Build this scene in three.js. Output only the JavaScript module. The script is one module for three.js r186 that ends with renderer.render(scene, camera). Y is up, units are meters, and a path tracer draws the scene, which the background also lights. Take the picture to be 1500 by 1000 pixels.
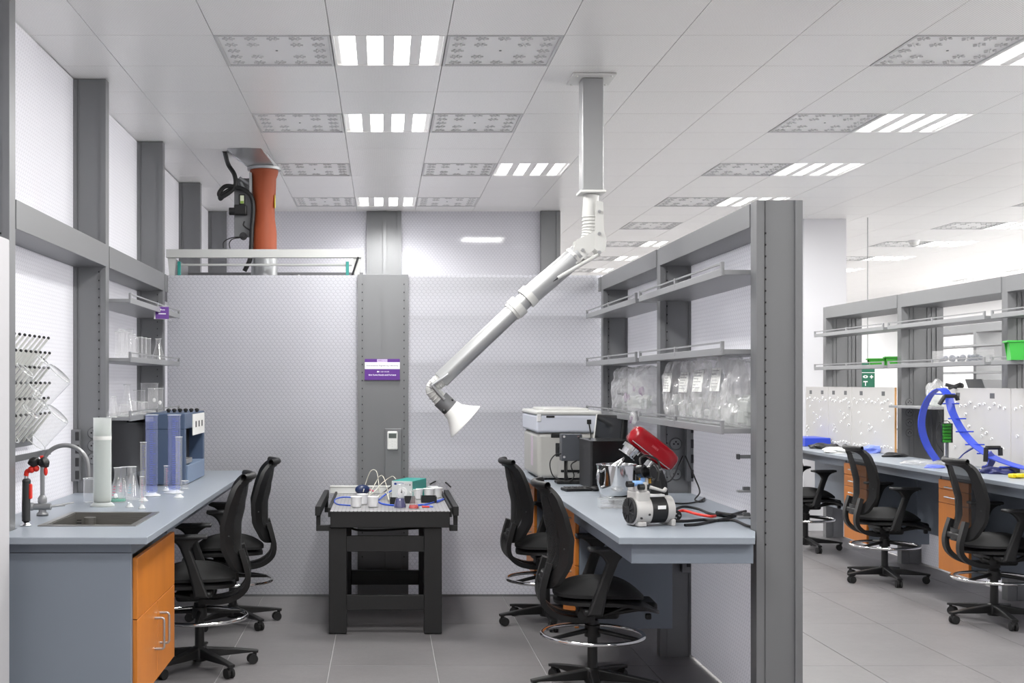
import * as THREE from 'three';
import { RoundedBoxGeometry } from 'three/addons/geometries/RoundedBoxGeometry.js';
import { mergeGeometries, mergeVertices, toCreasedNormals } from 'three/addons/utils/BufferGeometryUtils.js';
import { RectAreaLightUniformsLib } from 'three/addons/lights/RectAreaLightUniformsLib.js';
import { ImprovedNoise } from 'three/addons/math/ImprovedNoise.js';

// ---------------------------------------------------------------- camera, light, exposure
const F = 1771, CX = 561, CY = 561, EYE = 1.6;           // focal length and vanishing point in photo pixels, lens height
const scene = new THREE.Scene();
scene.background = new THREE.Color(0x000000);
const camera = new THREE.PerspectiveCamera(2 * Math.atan(500 / F) * 180 / Math.PI, 1.5, 0.1, 80);
camera.position.set(0, EYE, 0);
camera.lookAt(0, EYE, -10);
camera.setViewOffset(1500, 1000, 750 - CX, 500 - CY, 1500, 1000);
const renderer = new THREE.WebGLRenderer({ antialias: true });
renderer.toneMapping = THREE.LinearToneMapping;
renderer.toneMappingExposure = 1.42;
renderer.shadowMap.enabled = true;
RectAreaLightUniformsLib.init();
const LAMP = 43, LAMP_GLOW = 2.2, DAY = 1.6;

const CEIL = 3.38, TOP = 2.39, BENCH = 0.96;
// the neighbouring lab behind the translucent partition has a long window; its daylight is a soft area light just inside the glass
{
  const day = new THREE.RectAreaLight(0xfffdf9, DAY, 14, 2.3);
  day.position.set(-4.5, 1.95, -7.5); day.lookAt(0, 1.95, -7.5); day.name = 'window_light'; scene.add(day);
  const day2 = new THREE.RectAreaLight(0xfffdf9, 3.3, 20, 1.9);
  day2.position.set(12.5, 2.0, -12); day2.lookAt(0, 2.0, -12); day2.name = 'window_light'; scene.add(day2);
}

// ---------------------------------------------------------------- helpers
let seed = 7;
const rnd = () => { seed = (seed * 1664525 + 1013904223) >>> 0; return seed / 4294967296; };
const R = (a, b) => a + (b - a) * rnd();
const V = (x, y, z) => new THREE.Vector3(x, y, z);
const W = (u, v, Z) => V((u - CX) * Z / F, EYE - (v - CY) * Z / F, -Z);   // photo pixel at a known depth
const noise = new ImprovedNoise();
const taken = {};
function numbered(n) { const k = taken[n] = (taken[n] ?? -1) + 1; return k ? n + '_' + String(k).padStart(3, '0') : n; }
const prep = (g) => { const h = g.index ? g.toNonIndexed() : g; for (const k of Object.keys(h.attributes)) if (!['position', 'normal', 'uv'].includes(k)) h.deleteAttribute(k);
  if (!h.attributes.uv) h.setAttribute('uv', new THREE.BufferAttribute(new Float32Array(h.attributes.position.count * 2), 2)); return h; };
const join = (list) => Array.isArray(list) ? (list.length === 1 ? list[0] : mergeGeometries(list.map(prep))) : list;
function mesh(name, geo, mat, parent) {
  const m = new THREE.Mesh(join(geo), mat); m.name = name; m.castShadow = m.receiveShadow = true; parent.add(m); return m;
}
function thing(name, label, category, pos = [0, 0, 0], turn = 0, group) {
  const o = new THREE.Group(); o.name = numbered(name); o.position.set(...pos); o.rotation.y = turn;
  o.userData = { label, category }; if (group) o.userData.group = group; scene.add(o); return o;
}
function single(name, geo, mat, label, category, group) {
  const m = mesh(numbered(name), geo, mat, scene); m.userData = { label, category }; if (group) m.userData.group = group; return m;
}
function struct(name, label, category) {
  const o = new THREE.Group(); o.name = name; o.userData = { kind: 'structure', label, category }; scene.add(o); return o;
}
function dup(src, pos, turn, label, group) {
  const c = src.clone(); c.name = numbered(src.name.replace(/_\d{3}$/, '')); c.userData = { ...src.userData };
  c.position.set(...pos); c.rotation.y = turn; if (label) c.userData.label = label; if (group) c.userData.group = group; scene.add(c); return c;
}
const box = (w, h, d, x = 0, y = 0, z = 0) => new THREE.BoxGeometry(w, h, d).translate(x, y, z);
const rbox = (w, h, d, x = 0, y = 0, z = 0, r = 0.004, s = 2) => new RoundedBoxGeometry(w, h, d, s, Math.min(r, w / 2.01, h / 2.01, d / 2.01)).translate(x, y, z);
// box between limits; Z limits are depths (world z = -Z)
const span = (x0, x1, y0, y1, Z0, Z1) => box(x1 - x0, y1 - y0, Z1 - Z0, (x0 + x1) / 2, (y0 + y1) / 2, -(Z0 + Z1) / 2);
const rspan = (x0, x1, y0, y1, Z0, Z1, r = 0.004) => rbox(x1 - x0, y1 - y0, Z1 - Z0, (x0 + x1) / 2, (y0 + y1) / 2, -(Z0 + Z1) / 2, r);
const cyl = (r0, r1, h, x = 0, y = 0, z = 0, n = 24) => new THREE.CylinderGeometry(r1, r0, h, n).translate(x, y, z);   // r0 bottom, r1 top
const cylX = (r, h, x, y, z, n = 24) => new THREE.CylinderGeometry(r, r, h, n).rotateZ(Math.PI / 2).translate(x, y, z);
const cylZ = (r, h, x, y, z, n = 24) => new THREE.CylinderGeometry(r, r, h, n).rotateX(Math.PI / 2).translate(x, y, z);
const lathe = (pts, n = 32) => new THREE.LatheGeometry(pts.map(([x, y]) => new THREE.Vector2(x, y)), n);
const ball = (r, x, y, z, sx = 1, sy = 1, sz = 1) => new THREE.SphereGeometry(r, 20, 14).scale(sx, sy, sz).translate(x, y, z);
function tube(pts, r, seg = 40, n = 10, closed = false, tension = 0.5) {
  return new THREE.TubeGeometry(new THREE.CatmullRomCurve3(pts.map((p) => p.isVector3 ? p : V(...p)), closed, 'catmullrom', tension), seg, r, n, closed);
}
function rod(a, b, r0, r1 = r0, n = 16) {                   // straight tapered rod from a to b
  const A = a.isVector3 ? a : V(...a), B = b.isVector3 ? b : V(...b), d = B.clone().sub(A), L = d.length();
  return new THREE.CylinderGeometry(r1, r0, L, n).applyQuaternion(new THREE.Quaternion().setFromUnitVectors(V(0, 1, 0), d.normalize())).translate((A.x + B.x) / 2, (A.y + B.y) / 2, (A.z + B.z) / 2);
}
function along(geo, a, b) {                                  // move a y-axis geometry (from 0) so that it starts at a and points to b
  return geo.applyQuaternion(new THREE.Quaternion().setFromUnitVectors(V(0, 1, 0), b.clone().sub(a).normalize())).translate(a.x, a.y, a.z);
}
function plan(pts, y0, y1, holes = [], bevel = 0) {          // outline in (x, Z) extruded upwards
  const s = new THREE.Shape(pts.map(([x, z]) => new THREE.Vector2(x, z)));
  for (const h of holes) s.holes.push(new THREE.Path(h.map(([x, z]) => new THREE.Vector2(x, z))));
  return new THREE.ExtrudeGeometry(s, { depth: y1 - y0 - 2 * bevel, bevelEnabled: bevel > 0, bevelSize: bevel, bevelThickness: bevel, bevelOffset: -bevel, bevelSegments: 2, curveSegments: 8 }).rotateX(-Math.PI / 2).translate(0, y0 + bevel, 0);
}
function extr(pts, depth, bevel = 0, curved) {               // outline in (x, y) extruded in z, centred
  const s = curved ?? new THREE.Shape(pts.map(([x, y]) => new THREE.Vector2(x, y)));
  return new THREE.ExtrudeGeometry(s, { depth: depth - 2 * bevel, bevelEnabled: bevel > 0, bevelSize: bevel, bevelThickness: bevel, bevelOffset: -bevel, bevelSegments: 2, curveSegments: 12 }).translate(0, 0, -depth / 2 + bevel);
}
function metres(geo, su = 1, sv = su, ou = 0, ov = 0) {      // box-projected uv in metres divided by (su, sv)
  const g = prep(geo), p = g.attributes.position, n = g.attributes.normal, uv = new Float32Array(p.count * 2);
  for (let i = 0; i < p.count; i += 3) {
    let ax = 0, ay = 0, az = 0;
    for (let k = 0; k < 3; k++) { ax += Math.abs(n.getX(i + k)); ay += Math.abs(n.getY(i + k)); az += Math.abs(n.getZ(i + k)); }
    for (let k = 0; k < 3; k++) {
      const x = p.getX(i + k), y = p.getY(i + k), z = p.getZ(i + k);
      const [a, b] = ay >= ax && ay >= az ? [x, z] : ax >= az ? [z, y] : [x, y];
      uv[(i + k) * 2] = a / su + ou; uv[(i + k) * 2 + 1] = b / sv + ov;
    }
  }
  g.setAttribute('uv', new THREE.BufferAttribute(uv, 2)); return g;
}
function ring(R0, t, x, y, z, n = 48) { return new THREE.TorusGeometry(R0, t, 12, n).rotateX(Math.PI / 2).translate(x, y, z); }
function ribbon(pts, side, w, th, seg = 80) {                // flat band swept along a curve; side = width direction
  const c = new THREE.CatmullRomCurve3(pts), pos = [], idx = [];
  for (let i = 0; i <= seg; i++) {
    const p = c.getPointAt(i / seg), t = c.getTangentAt(i / seg), s = side.clone().addScaledVector(t, -side.dot(t)).normalize(), n = s.clone().cross(t);
    for (const [a, b] of [[-1, -1], [1, -1], [1, 1], [-1, 1]]) { const q = p.clone().addScaledVector(s, a * w / 2).addScaledVector(n, b * th / 2); pos.push(q.x, q.y, q.z); }
    if (i < seg) for (let k = 0; k < 4; k++) { const a = i * 4 + k, b = i * 4 + (k + 1) % 4; idx.push(a, b, a + 4, b, b + 4, a + 4); }
  }
  const e = seg * 4; idx.push(0, 2, 1, 0, 3, 2, e, e + 1, e + 2, e, e + 2, e + 3);
  const g = new THREE.BufferGeometry(); g.setAttribute('position', new THREE.Float32BufferAttribute(pos, 3)); g.setIndex(idx);
  return toCreasedNormals(g, 0.9);
}

// ---------------------------------------------------------------- textures
function tex(w, h, fn, srgb = true) {
  const d = new Uint8Array(w * h * 4);
  for (let y = 0; y < h; y++) for (let x = 0; x < w; x++) { const c = fn(x / w, y / h); const o = (y * w + x) * 4; for (let k = 0; k < 3; k++) d[o + k] = Math.max(0, Math.min(255, Math.round(255 * (c.length ? c[k] : c)))); d[o + 3] = 255; }
  const t = new THREE.DataTexture(d, w, h); t.wrapS = t.wrapT = THREE.RepeatWrapping; t.magFilter = THREE.LinearFilter; t.minFilter = THREE.LinearFilter;
  if (srgb) t.colorSpace = THREE.SRGBColorSpace; t.needsUpdate = true; return t;
}
const tile2 = (u, v, f, z = 0) => {                          // tileable noise
  const n = (a, b) => noise.noise(a * f, b * f, z), s = u, t = v;
  return (1 - s) * (1 - t) * n(u, v) + s * (1 - t) * n(u - 1, v) + (1 - s) * t * n(u, v - 1) + s * t * n(u - 1, v - 1);
};
const clamp = (x, a = 0, b = 1) => Math.min(b, Math.max(a, x));
// honeycomb core of the translucent panels: one cell 34 mm wide, rows 22 mm
function hexEdge(u, v) {
  const X = u, Y = v * 2; let best = 9, second = 9;
  for (let j = -1; j <= 3; j++) for (let i = -1; i <= 2; i++) {
    const cx = i + (j & 1 ? 0.5 : 0), d = Math.hypot(X - cx, (Y - j) * 0.72);
    if (d < best) { second = best; best = d; } else if (d < second) second = d;
  }
  return second - best;
}
const hexTex = tex(64, 80, (u, v) => { const e = hexEdge(u, v), k = clamp(1 - e / 0.13); const a = 1 - 0.14 * k; return [a, a, a + 0.006 * k]; });
const hexBump = tex(64, 80, (u, v) => clamp(hexEdge(u, v) / 0.35), false);
const floorTex = tex(512, 512, (u, v) => {
  const n = tile2(u, v, 6, 1) * 0.05 + tile2(u, v, 24, 5) * 0.03 + tile2(u, v * 1, 90, 8) * 0.035 + (tile2(u, v, 3, 11)) * 0.04; const a = 0.94 + n; return [a, a * 0.995, a];
});
const perf = tex(64, 64, (u, v) => { const d = Math.min(Math.hypot(u - 0.5, v - 0.5), Math.hypot(u < .5 ? u : u - 1, v < .5 ? v : v - 1)); return d < 0.17 ? 0.8 : 1; });
const woodTex = tex(512, 512, (u, v) => {
  const g = tile2(u, v, 4, 3) * 0.10 + 0.07 * Math.sin((u * 26 + tile2(u, v, 3, 9) * 2.2) * Math.PI * 2) * (0.6 + tile2(u, v, 5, 2)) + 0.05 * noise.noise(u * 150, v * 5, 4);
  const a = 0.95 + g * 0.6; return [a, a * (0.98 + g * 0.1), a * (0.94 + g * 0.2)];
});
const brushed = tex(256, 256, (u, v) => 0.9 + 0.1 * noise.noise(u * 3, v * 120, 2) + 0.05 * noise.noise(u * 9, v * 200, 7));
const gridTex = tex(64, 64, (u, v) => { const d = Math.hypot(u - .5, v - .5); return d < 0.14 ? 0.25 : 1; });
function canvas(w, h, draw) {
  const c = document.createElement('canvas'); c.width = w; c.height = h; const x = c.getContext('2d'); draw(x, w, h);
  const t = new THREE.CanvasTexture(c); t.colorSpace = THREE.SRGBColorSpace; t.magFilter = THREE.LinearFilter; return t;
}
function print(w, h, t, rough = 0.5) { return new THREE.MeshStandardMaterial({ map: t, roughness: rough }); }
function sheet(w, h) { return new THREE.PlaneGeometry(w, h); }

// ---------------------------------------------------------------- materials
const std = (c, r = 0.5, m = 0, o = {}) => new THREE.MeshStandardMaterial({ color: c, roughness: r, metalness: m, ...o });
const phy = (o) => new THREE.MeshPhysicalMaterial(o);
const M = {
  frame: std(0x7c7d7f, 0.44, 0.45), frameDark: std(0x606163, 0.5, 0.3), shelf: std(0x949597, 0.4, 0.4), slot: std(0x111112, 0.8),
  panel: phy({ color: 0xe2e2e7, map: hexTex, bumpMap: hexBump, bumpScale: 0.001, roughness: 1.0, transmission: 0.6, thickness: 0, clearcoat: 0.8, clearcoatRoughness: 0.05, side: THREE.DoubleSide }),
  floor: std(0x7b797a, 0.5, 0, { map: floorTex }), grout: std(0xb4b2b4, 0.8), ceil: std(0xfbfaf8, 0.34, 0, { map: perf }), ceilPlain: std(0xf8f7f5, 0.36), ceilSlab: std(0xf6f6f6, 0.6),
  white: std(0xe9e9ea, 0.6), paint: std(0xcdcdd1, 0.7), diffuser: std(0xf0f0ef, 0.4), slotGrey: std(0xd2d2d2, 0.5), lens: std(0xffffff, 0.4, 0, { emissive: 0xffffff, emissiveIntensity: LAMP_GLOW }),
  top: std(0x8f969f, 0.36), blue: std(0x7c848f, 0.48), wood: std(0xd07f2e, 0.42, 0, { map: woodTex }),
  steel: std(0xb3b1ac, 0.32, 0.9, { map: brushed }), chrome: std(0xe6e6e6, 0.1, 1), satin: std(0xb0b1b3, 0.34, 0.8), tap: std(0x8f9092, 0.4, 0.5), galv: std(0xa6a8aa, 0.42, 0.6),
  black: std(0x151516, 0.5), blackGloss: std(0x0c0c0d, 0.2), rubber: std(0x1c1c1d, 0.75), charcoal: std(0x2a2a2c, 0.55), table: std(0x1d1d1e, 0.55),
  fabric: std(0x19191a, 0.85), meshBack: std(0x141415, 0.8, 0, { transparent: true, opacity: 0.8, side: THREE.DoubleSide }),
  glass: phy({ color: 0xffffff, roughness: 0.03, transmission: 0.92, thickness: 0, ior: 1.6, side: THREE.DoubleSide }),
  glassEdge: phy({ color: 0xf6f8f8, roughness: 0.08, transmission: 0.45, thickness: 0, ior: 1.6, side: THREE.DoubleSide }),
  frosted: phy({ color: 0xe8ebe9, roughness: 0.7, transmission: 0.72, thickness: 0, side: THREE.DoubleSide }),
  plasticBag: phy({ color: 0xfafafa, roughness: 0.22, transmission: 0.8, thickness: 0, ior: 1.5, side: THREE.DoubleSide }),
  blueGlass: phy({ color: 0xe2e7ff, roughness: 0.03, transmission: 0.92, thickness: 0, ior: 1.5, side: THREE.DoubleSide }),
  red: std(0x9a101c, 0.2), redPlastic: std(0xd02a1c, 0.4), orange: std(0x96431f, 0.6), lightGrey: std(0xd9dad6, 0.5), armWhite: std(0xcbcbc8, 0.4), armGrey: std(0xaaabac, 0.35, 0.4),
  purple: std(0x5b2a86, 0.5), teal: std(0x1f9c92, 0.4), blueCable: std(0x3a5fd0, 0.45), blueStrip: std(0x2b45bd, 0.4), green: std(0x2b8a1c, 0.45), greenDark: std(0x1d8a4a, 0.5),
  navy: std(0x44546d, 0.42), navyLight: std(0x74859e, 0.42), offWhite: std(0xe2e2df, 0.45), board: std(0xbcbab8, 0.5), cable: std(0xd8d5c8, 0.5), yellow: std(0xe6cf1e, 0.45), greenCable: std(0x1c9a5c, 0.45),
  liquidBlue: phy({ color: 0x11136a, roughness: 0.05, transmission: 0.08, thickness: 0 }), liquidRed: phy({ color: 0xc01f0e, roughness: 0.05, transmission: 0.12, thickness: 0 }), liquidGreen: phy({ color: 0x52b79a, roughness: 0.05, transmission: 0.3, thickness: 0 }),
  pinkPrint: std(0xe46c8c, 0.6), bluePrint: std(0x4a58c8, 0.6), cyanPrint: std(0x5fb8c8, 0.6), whitePrint: std(0xf6f6f6, 0.6), screen: std(0x16181b, 0.12), pinkPaper: std(0xcfc0cc, 0.7), magenta: std(0x7d5a80, 0.6),
};
// ---------------------------------------------------------------- floor
{
  const fl = struct('floor', 'grey rectangular stone-look floor tiles with thin pale joints', 'floor');
  mesh('floor_slab', span(-4.8, 13, -0.2, -0.004, -4, 30), M.grout, fl);
  const X0 = -1.5 - 0.6 * 1, Z0 = 4.45;
  const shared = {};
  for (let i = 0; i < 15; i++) for (let j = 0; j < 8; j++) {
    const k = (i * 7 + j * 3) % 6;
    shared[k] ??= metres(rbox(0.596, 0.012, 1.196, 0, 0, 0, 0.0015, 1), 1.7, 1.7, k * 0.37, k * 0.23);
    const t = mesh('floor_tile', shared[k], M.floor, fl); t.position.set(X0 + 0.3 + i * 0.6, -0.006, -(Z0 + 0.6 + j * 1.2));
  }
  const rest = [];
  for (let x = X0 - 2.4; x < 12.6; x += 0.6) for (let z = -3.95; z < 29; z += 1.2) {
    if (x > X0 - 0.1 && x < X0 + 8.9 && z > Z0 - 0.1 && z < Z0 + 9.5) continue;
    rest.push(span(x + 0.002, x + 0.598, -0.012, 0, z + 0.002, z + 1.198));
  }
  const r = mesh('floor_tiles_beyond', metres(join(rest), 1.7), M.floor, fl); r.userData.kind = 'stuff';
}
// ---------------------------------------------------------------- ceiling: 60 cm tiles, lights and air diffusers
const CX0 = -0.27, lampSpots = [], ventSpots = [];
const rowZ = (r) => 6.19 + 0.6 * r;                          // near edge of tile row r
{
  const ce = struct('ceiling', 'suspended ceiling of pale perforated metal tiles', 'ceiling');
  mesh('ceiling_slab', span(-4.8, 13, CEIL + 0.026, CEIL + 0.2, -4, 30), M.ceilSlab, ce);
  const kind = (c, r) => {                                   // c = tile column (0 is the column above the table), r = row
    const lampRow = ((r % 3) + 3) % 3 === 0, n = r / 3, m = ((c % 6) + 6) % 6;
    if (!lampRow || r < -9) return '';
    if (c === 0) return n === 2 ? '' : 'lamp';
    if (c === 2 && n === 2) return 'lamp';
    if (m === 0) return c > 0 && n === 4 && c === 6 ? '' : 'lamp';
    if (c === -1 || c === 1) return n >= 0 && n <= 3 ? 'vent' : '';
    if (m === 5) return 'vent';
    return '';
  };
  const tileA = metres(rbox(0.597, 0.012, 0.597, 0, 0.006, 0, 0.0015, 1), 0.016);
  const rest = [];
  for (let c = -3; c <= 20; c++) for (let r = -17; r <= 38; r++) {
    const x = CX0 + 0.6 * c + 0.3, Z = rowZ(r) + 0.3, k = kind(c, r);
    if (x > 12.6 || x < -1.9 || Z > 29.5) continue;
    if (k === 'lamp') { lampSpots.push([x, Z, c, r]); continue; }
    if (k === 'vent' && r >= 0 && Z < 21 && CX + x * F / Z < 1560) { ventSpots.push([x, Z, c, r]); continue; }
    const u = CX + x * F / Z, near = Z > 5.3 && Z < 14.2 && u > -120 && u < 1620;
    if (near) { const t = mesh('ceiling_tile', tileA, M.ceil, ce); t.position.set(x, CEIL, -Z); }
    else rest.push(box(0.594, 0.012, 0.594, x, CEIL + 0.006, -Z));
  }
  for (let x = -4.5; x < -1.95; x += 0.6) for (let Z = -3.6; Z < 29; Z += 0.6) rest.push(box(0.594, 0.012, 0.594, x, CEIL + 0.006, -Z));
  const rr = mesh('ceiling_tiles_beyond', join(rest), M.ceilPlain, ce); rr.userData.kind = 'stuff';
}
function lampBody() {
  const t = thing('ceiling_light', 'square ceiling light with four glowing strips', 'ceiling light', [0, CEIL, 0], 0, 'ceiling lights in rows');
  mesh('tray', [box(0.594, 0.01, 0.594, 0, 0.02, 0), box(0.594, 0.02, 0.012, 0, 0.01, 0.291), box(0.594, 0.02, 0.012, 0, 0.01, -0.291), box(0.012, 0.02, 0.57, 0.291, 0.01, 0), box(0.012, 0.02, 0.57, -0.291, 0.01, 0)], M.ceilPlain, t);
  for (let i = 0; i < 4; i++) mesh('light_strip', rbox(0.082, 0.008, 0.55, -0.216 + i * 0.144, 0.011, 0, 0.003), M.lens, t);
  for (let i = 0; i < 3; i++) mesh('divider', rbox(0.06, 0.012, 0.56, -0.144 + i * 0.144, 0.009, 0, 0.003), M.ceilPlain, t);
  return t;
}
{
  const proto = lampBody(); let first = true;
  for (const [x, Z, c, r] of lampSpots) {
    const o = first ? proto : dup(proto, [x, CEIL, -Z], 0); first = false; o.position.set(x, CEIL, -Z);
    const n = r / 3; o.userData.group = 'ceiling lights';
    if (c === 2) o.userData.label = 'square four-strip ceiling light set between the extraction arm post and the rear partition';
    else if (r < 0) o.userData.label = 'square four-strip ceiling light over the open floor before the benches', o.userData.group = 'lights before the benches';
    else if (c === 0 && n <= 3) o.userData.label = `four-strip ceiling light between two diffusers, ${['third', 'second', '', 'first'][n]} from the rear partition`;
    else if (c === 6 && n <= 3) o.userData.label = `four-strip aisle ceiling light, ${['fourth', 'third', 'second', 'last'][n]} before the white column`;
    else if (c === 6 && n <= 7) o.userData.label = `small four-strip ceiling light seen past the arm, ${['', 'first', 'second', 'third'][n - 4]} beyond the white column`;
    else if (c === 12 && n >= 4 && n <= 7) o.userData.label = `four-strip ceiling light beyond the aisle shelving, ${['first', 'second', 'third', 'fourth'][n - 4]} past the column`;
    else o.userData.label = 'small distant square four-strip ceiling light', o.userData.group = 'distant ceiling lights';
    if (c === 0 && r === 9) {                                // fitting beside the rear partition: its louvres keep the light off the wall
      const S = new THREE.SpotLight(0xfffefb, LAMP * 0.36, 0, 1.42, 0.75, 2); S.position.set(x, CEIL - 0.02, -Z); S.target.position.set(x, 0, -Z); S.castShadow = true; S.shadow.radius = 10; S.name = 'ceiling_light_glow'; scene.add(S, S.target); continue;
    }
    const L = new THREE.RectAreaLight(0xfffefb, LAMP, 0.5, 0.5); L.position.set(x, CEIL - 0.006, -Z); L.lookAt(x, 0, -Z); L.name = 'ceiling_light_glow'; scene.add(L);
  }
  const v = thing('air_diffuser', 'square ceiling air diffuser with rosettes of small slots', 'air vent', [0, CEIL, 0], 0, 'ceiling air diffusers');
  mesh('frame', [box(0.594, 0.014, 0.014, 0, 0.004, 0.29), box(0.594, 0.014, 0.014, 0, 0.004, -0.29), box(0.014, 0.014, 0.566, 0.29, 0.004, 0), box(0.014, 0.014, 0.566, -0.29, 0.004, 0)], M.slotGrey, v);
  mesh('plate', rbox(0.566, 0.008, 0.566, 0, 0.009, 0, 0.002), M.diffuser, v);
  const blades = [];
  for (let i = -2; i <= 2; i++) for (let j = -2; j <= 2; j++) {
    if ((Math.abs(i) < 2 && Math.abs(j) < 2 && (i === 0 || j === 0))) continue;
    for (let k = 0; k < 7; k++) {
      const a = k * 1.047 + (i + j), q = k === 6 ? 0 : 0.024;
      blades.push(box(0.018, 0.007, 0.008).rotateX(0.5).rotateY(-a).translate(i * 0.115 + q * Math.cos(a), 0.003, j * 0.115 + q * Math.sin(a)));
    }
  }
  const bl = mesh('slots', blades, M.slotGrey, v); bl.userData.kind = 'stuff';
  mesh('centre_screw', cyl(0.007, 0.007, 0.004, 0, 0.004, 0, 12), M.frame, v);
  ventSpots.forEach(([x, Z, c], i) => {
    const o = i ? dup(v, [x, CEIL, -Z], 0) : v; o.position.set(x, CEIL, -Z);
    const n = ventSpots[i][3] / 3, nth = ['fourth', 'third', 'second', 'first'][n];
    if (c === -1) o.userData.label = `slotted air diffuser on the orange duct side, ${nth} from the rear partition`;
    else if (c === 1) o.userData.label = `slotted air diffuser on the extraction arm side, ${nth} from the rear partition`;
    else if (c === 5 && n <= 3) o.userData.label = `slotted air diffuser beside an aisle light, ${['fourth', 'third', 'second', 'last'][n]} before the white column`;
    else o.userData.label = 'small distant slotted air diffuser beside a light', o.userData.group = 'distant air diffusers';
  });
}
{ // smoke detector
  const p = W(1339, 352, 3152 / 209); const t = thing('smoke_detector', 'small white round smoke detector on the ceiling over the aisle', 'smoke detector', [p.x, CEIL, p.z]);
  mesh('base', cyl(0.06, 0.07, 0.03, 0, -0.012, 0), M.white, t); mesh('sensor_dome', ball(0.055, 0, -0.03, 0, 1, 0.7, 1), M.offWhite, t);
}
// ---------------------------------------------------------------- outer walls of the hall
{
  const w1 = struct('wall_front', 'plain white painted end wall of the hall', 'wall'); mesh('plaster', span(-4.8, 13, 0, CEIL + 0.03, -4.15, -4), M.paint, w1);
  const w2 = struct('wall_far', 'distant white painted wall at the end of the hall', 'wall'); mesh('plaster', span(-4.8, 13, 0, CEIL + 0.03, 29.5, 29.65), M.white, w2);
  const w3 = struct('wall_right', 'distant white painted side wall beyond the shelving', 'wall'); mesh('lower_wall', span(12.6, 12.75, 0, 1.05, -4, 29.6), M.white, w3); mesh('upper_wall', span(12.6, 12.75, 2.95, CEIL + 0.03, -4, 29.6), M.white, w3);
  mesh('end_wall', span(12.6, 12.75, 1.05, 2.95, -4, 2), M.white, w3); mesh('end_wall', span(12.6, 12.75, 1.05, 2.95, 22, 29.6), M.white, w3);
  const wm = struct('window_2', 'long daylit window in the distant side wall', 'window'); mesh('window_pane', span(12.66, 12.7, 1.05, 2.95, 2, 22), std(0xffffff, 0.3, 0, { emissive: 0xfffdf9, emissiveIntensity: 1.2 }), wm);
  mesh('mullion', Array.from({ length: 11 }, (_, i) => span(12.58, 12.66, 1.05, 2.95, 1.97 + i * 2, 2.03 + i * 2)), M.white, wm);
  const w4 = struct('wall_outer', 'outer wall with a long window behind the translucent partition', 'wall');
  mesh('lower_wall', span(-4.8, -4.62, 0, 0.8, -4, 29.6), M.paint, w4); mesh('upper_wall', span(-4.8, -4.62, 3.1, CEIL + 0.03, -4, 29.6), M.paint, w4);
  mesh('end_wall', span(-4.8, -4.62, 0.8, 3.1, 14.5, 29.6), M.paint, w4); mesh('end_wall', span(-4.8, -4.62, 0.8, 3.1, -4, 0.5), M.paint, w4);
  const wn = struct('window_1', 'long daylit window of the neighbouring lab', 'window'); mesh('window_pane', span(-4.75, -4.72, 0.8, 3.1, 0.5, 14.5), std(0xffffff, 0.3, 0, { emissive: 0xfffdf9, emissiveIntensity: 1.2 }), wn);
  const col = struct('wall_column', 'square white building column behind the aisle shelving', 'column'); mesh('shaft', span(4.56, 5.02, 0, CEIL + 0.01, 13.1, 13.55), M.paint, col);
}
// ---------------------------------------------------------------- partitions of posts, beams and honeycomb panels
const hex = (g) => metres(g, 0.034, 0.044);
function post(par, x0, x1, Z0, Z1, y0, y1, flange = 1, holesTo = 0) {
  const p = mesh('post', rspan(x0, x1, y0, y1, Z0, Z1, 0.003), M.frame, par), w = x1 - x0;
  mesh('flange', [span(x0, x0 + w * 0.16, y0, y1 - 0.002, Z0 - 0.008, Z0), span(x1 - w * 0.16, x1, y0, y1 - 0.002, Z0 - 0.008, Z0), span(x0 + w * 0.2, x0 + w * 0.22, y0, y1 - 0.002, Z0 - 0.004, Z0)], M.frame, p);
  if (holesTo) {
    const hs = [], hx = holesTo > 0 ? x0 + w * 0.2 : x1 - w * 0.2;
    for (let y = y0 + 0.9; y < Math.min(y1, 2.3); y += 0.05) hs.push(box(0.005, 0.008, 0.004, hx, y, -(Z0 - 0.005)));
    const h = mesh('slot_holes', hs, M.slot, p); h.userData.kind = 'stuff';
  }
  return p;
}
const POSTS = [5.25, 7.07, 8.9, 10.72, 12.52];
{
  const wl = struct('wall_left', 'full-height partition of grey posts and translucent honeycomb panels behind the sink bench', 'partition');
  for (const Z of POSTS) post(wl, -1.82, -1.62, Z, Z + 0.08, 0, CEIL - 0.002, 1, -1);
  for (let i = -2; i < 4; i++) {
    const a = i < 0 ? 5.25 + 1.82 * i + 0.08 : POSTS[i] + 0.08, b = i < 0 ? 5.25 + 1.82 * (i + 1) : POSTS[i + 1];
    if (i < 0) { mesh('side_panel', hex(span(-1.955, -1.95, 0.02, CEIL - 0.002, a - 0.08, b)), M.panel, wl); continue; }
    mesh('beam', rspan(-1.82, -1.615, 2.28, TOP + 0.02, a + 0.001, b - 0.001, 0.003), M.frame, wl);
    mesh('upper_panel', hex(span(-1.815, -1.81, TOP + 0.02, CEIL - 0.002, a, b)), M.panel, wl);
    mesh('lower_panel', hex(span(-1.815, -1.81, 0.02, 2.28, a, b)), M.panel, wl);
  }
}
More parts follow.
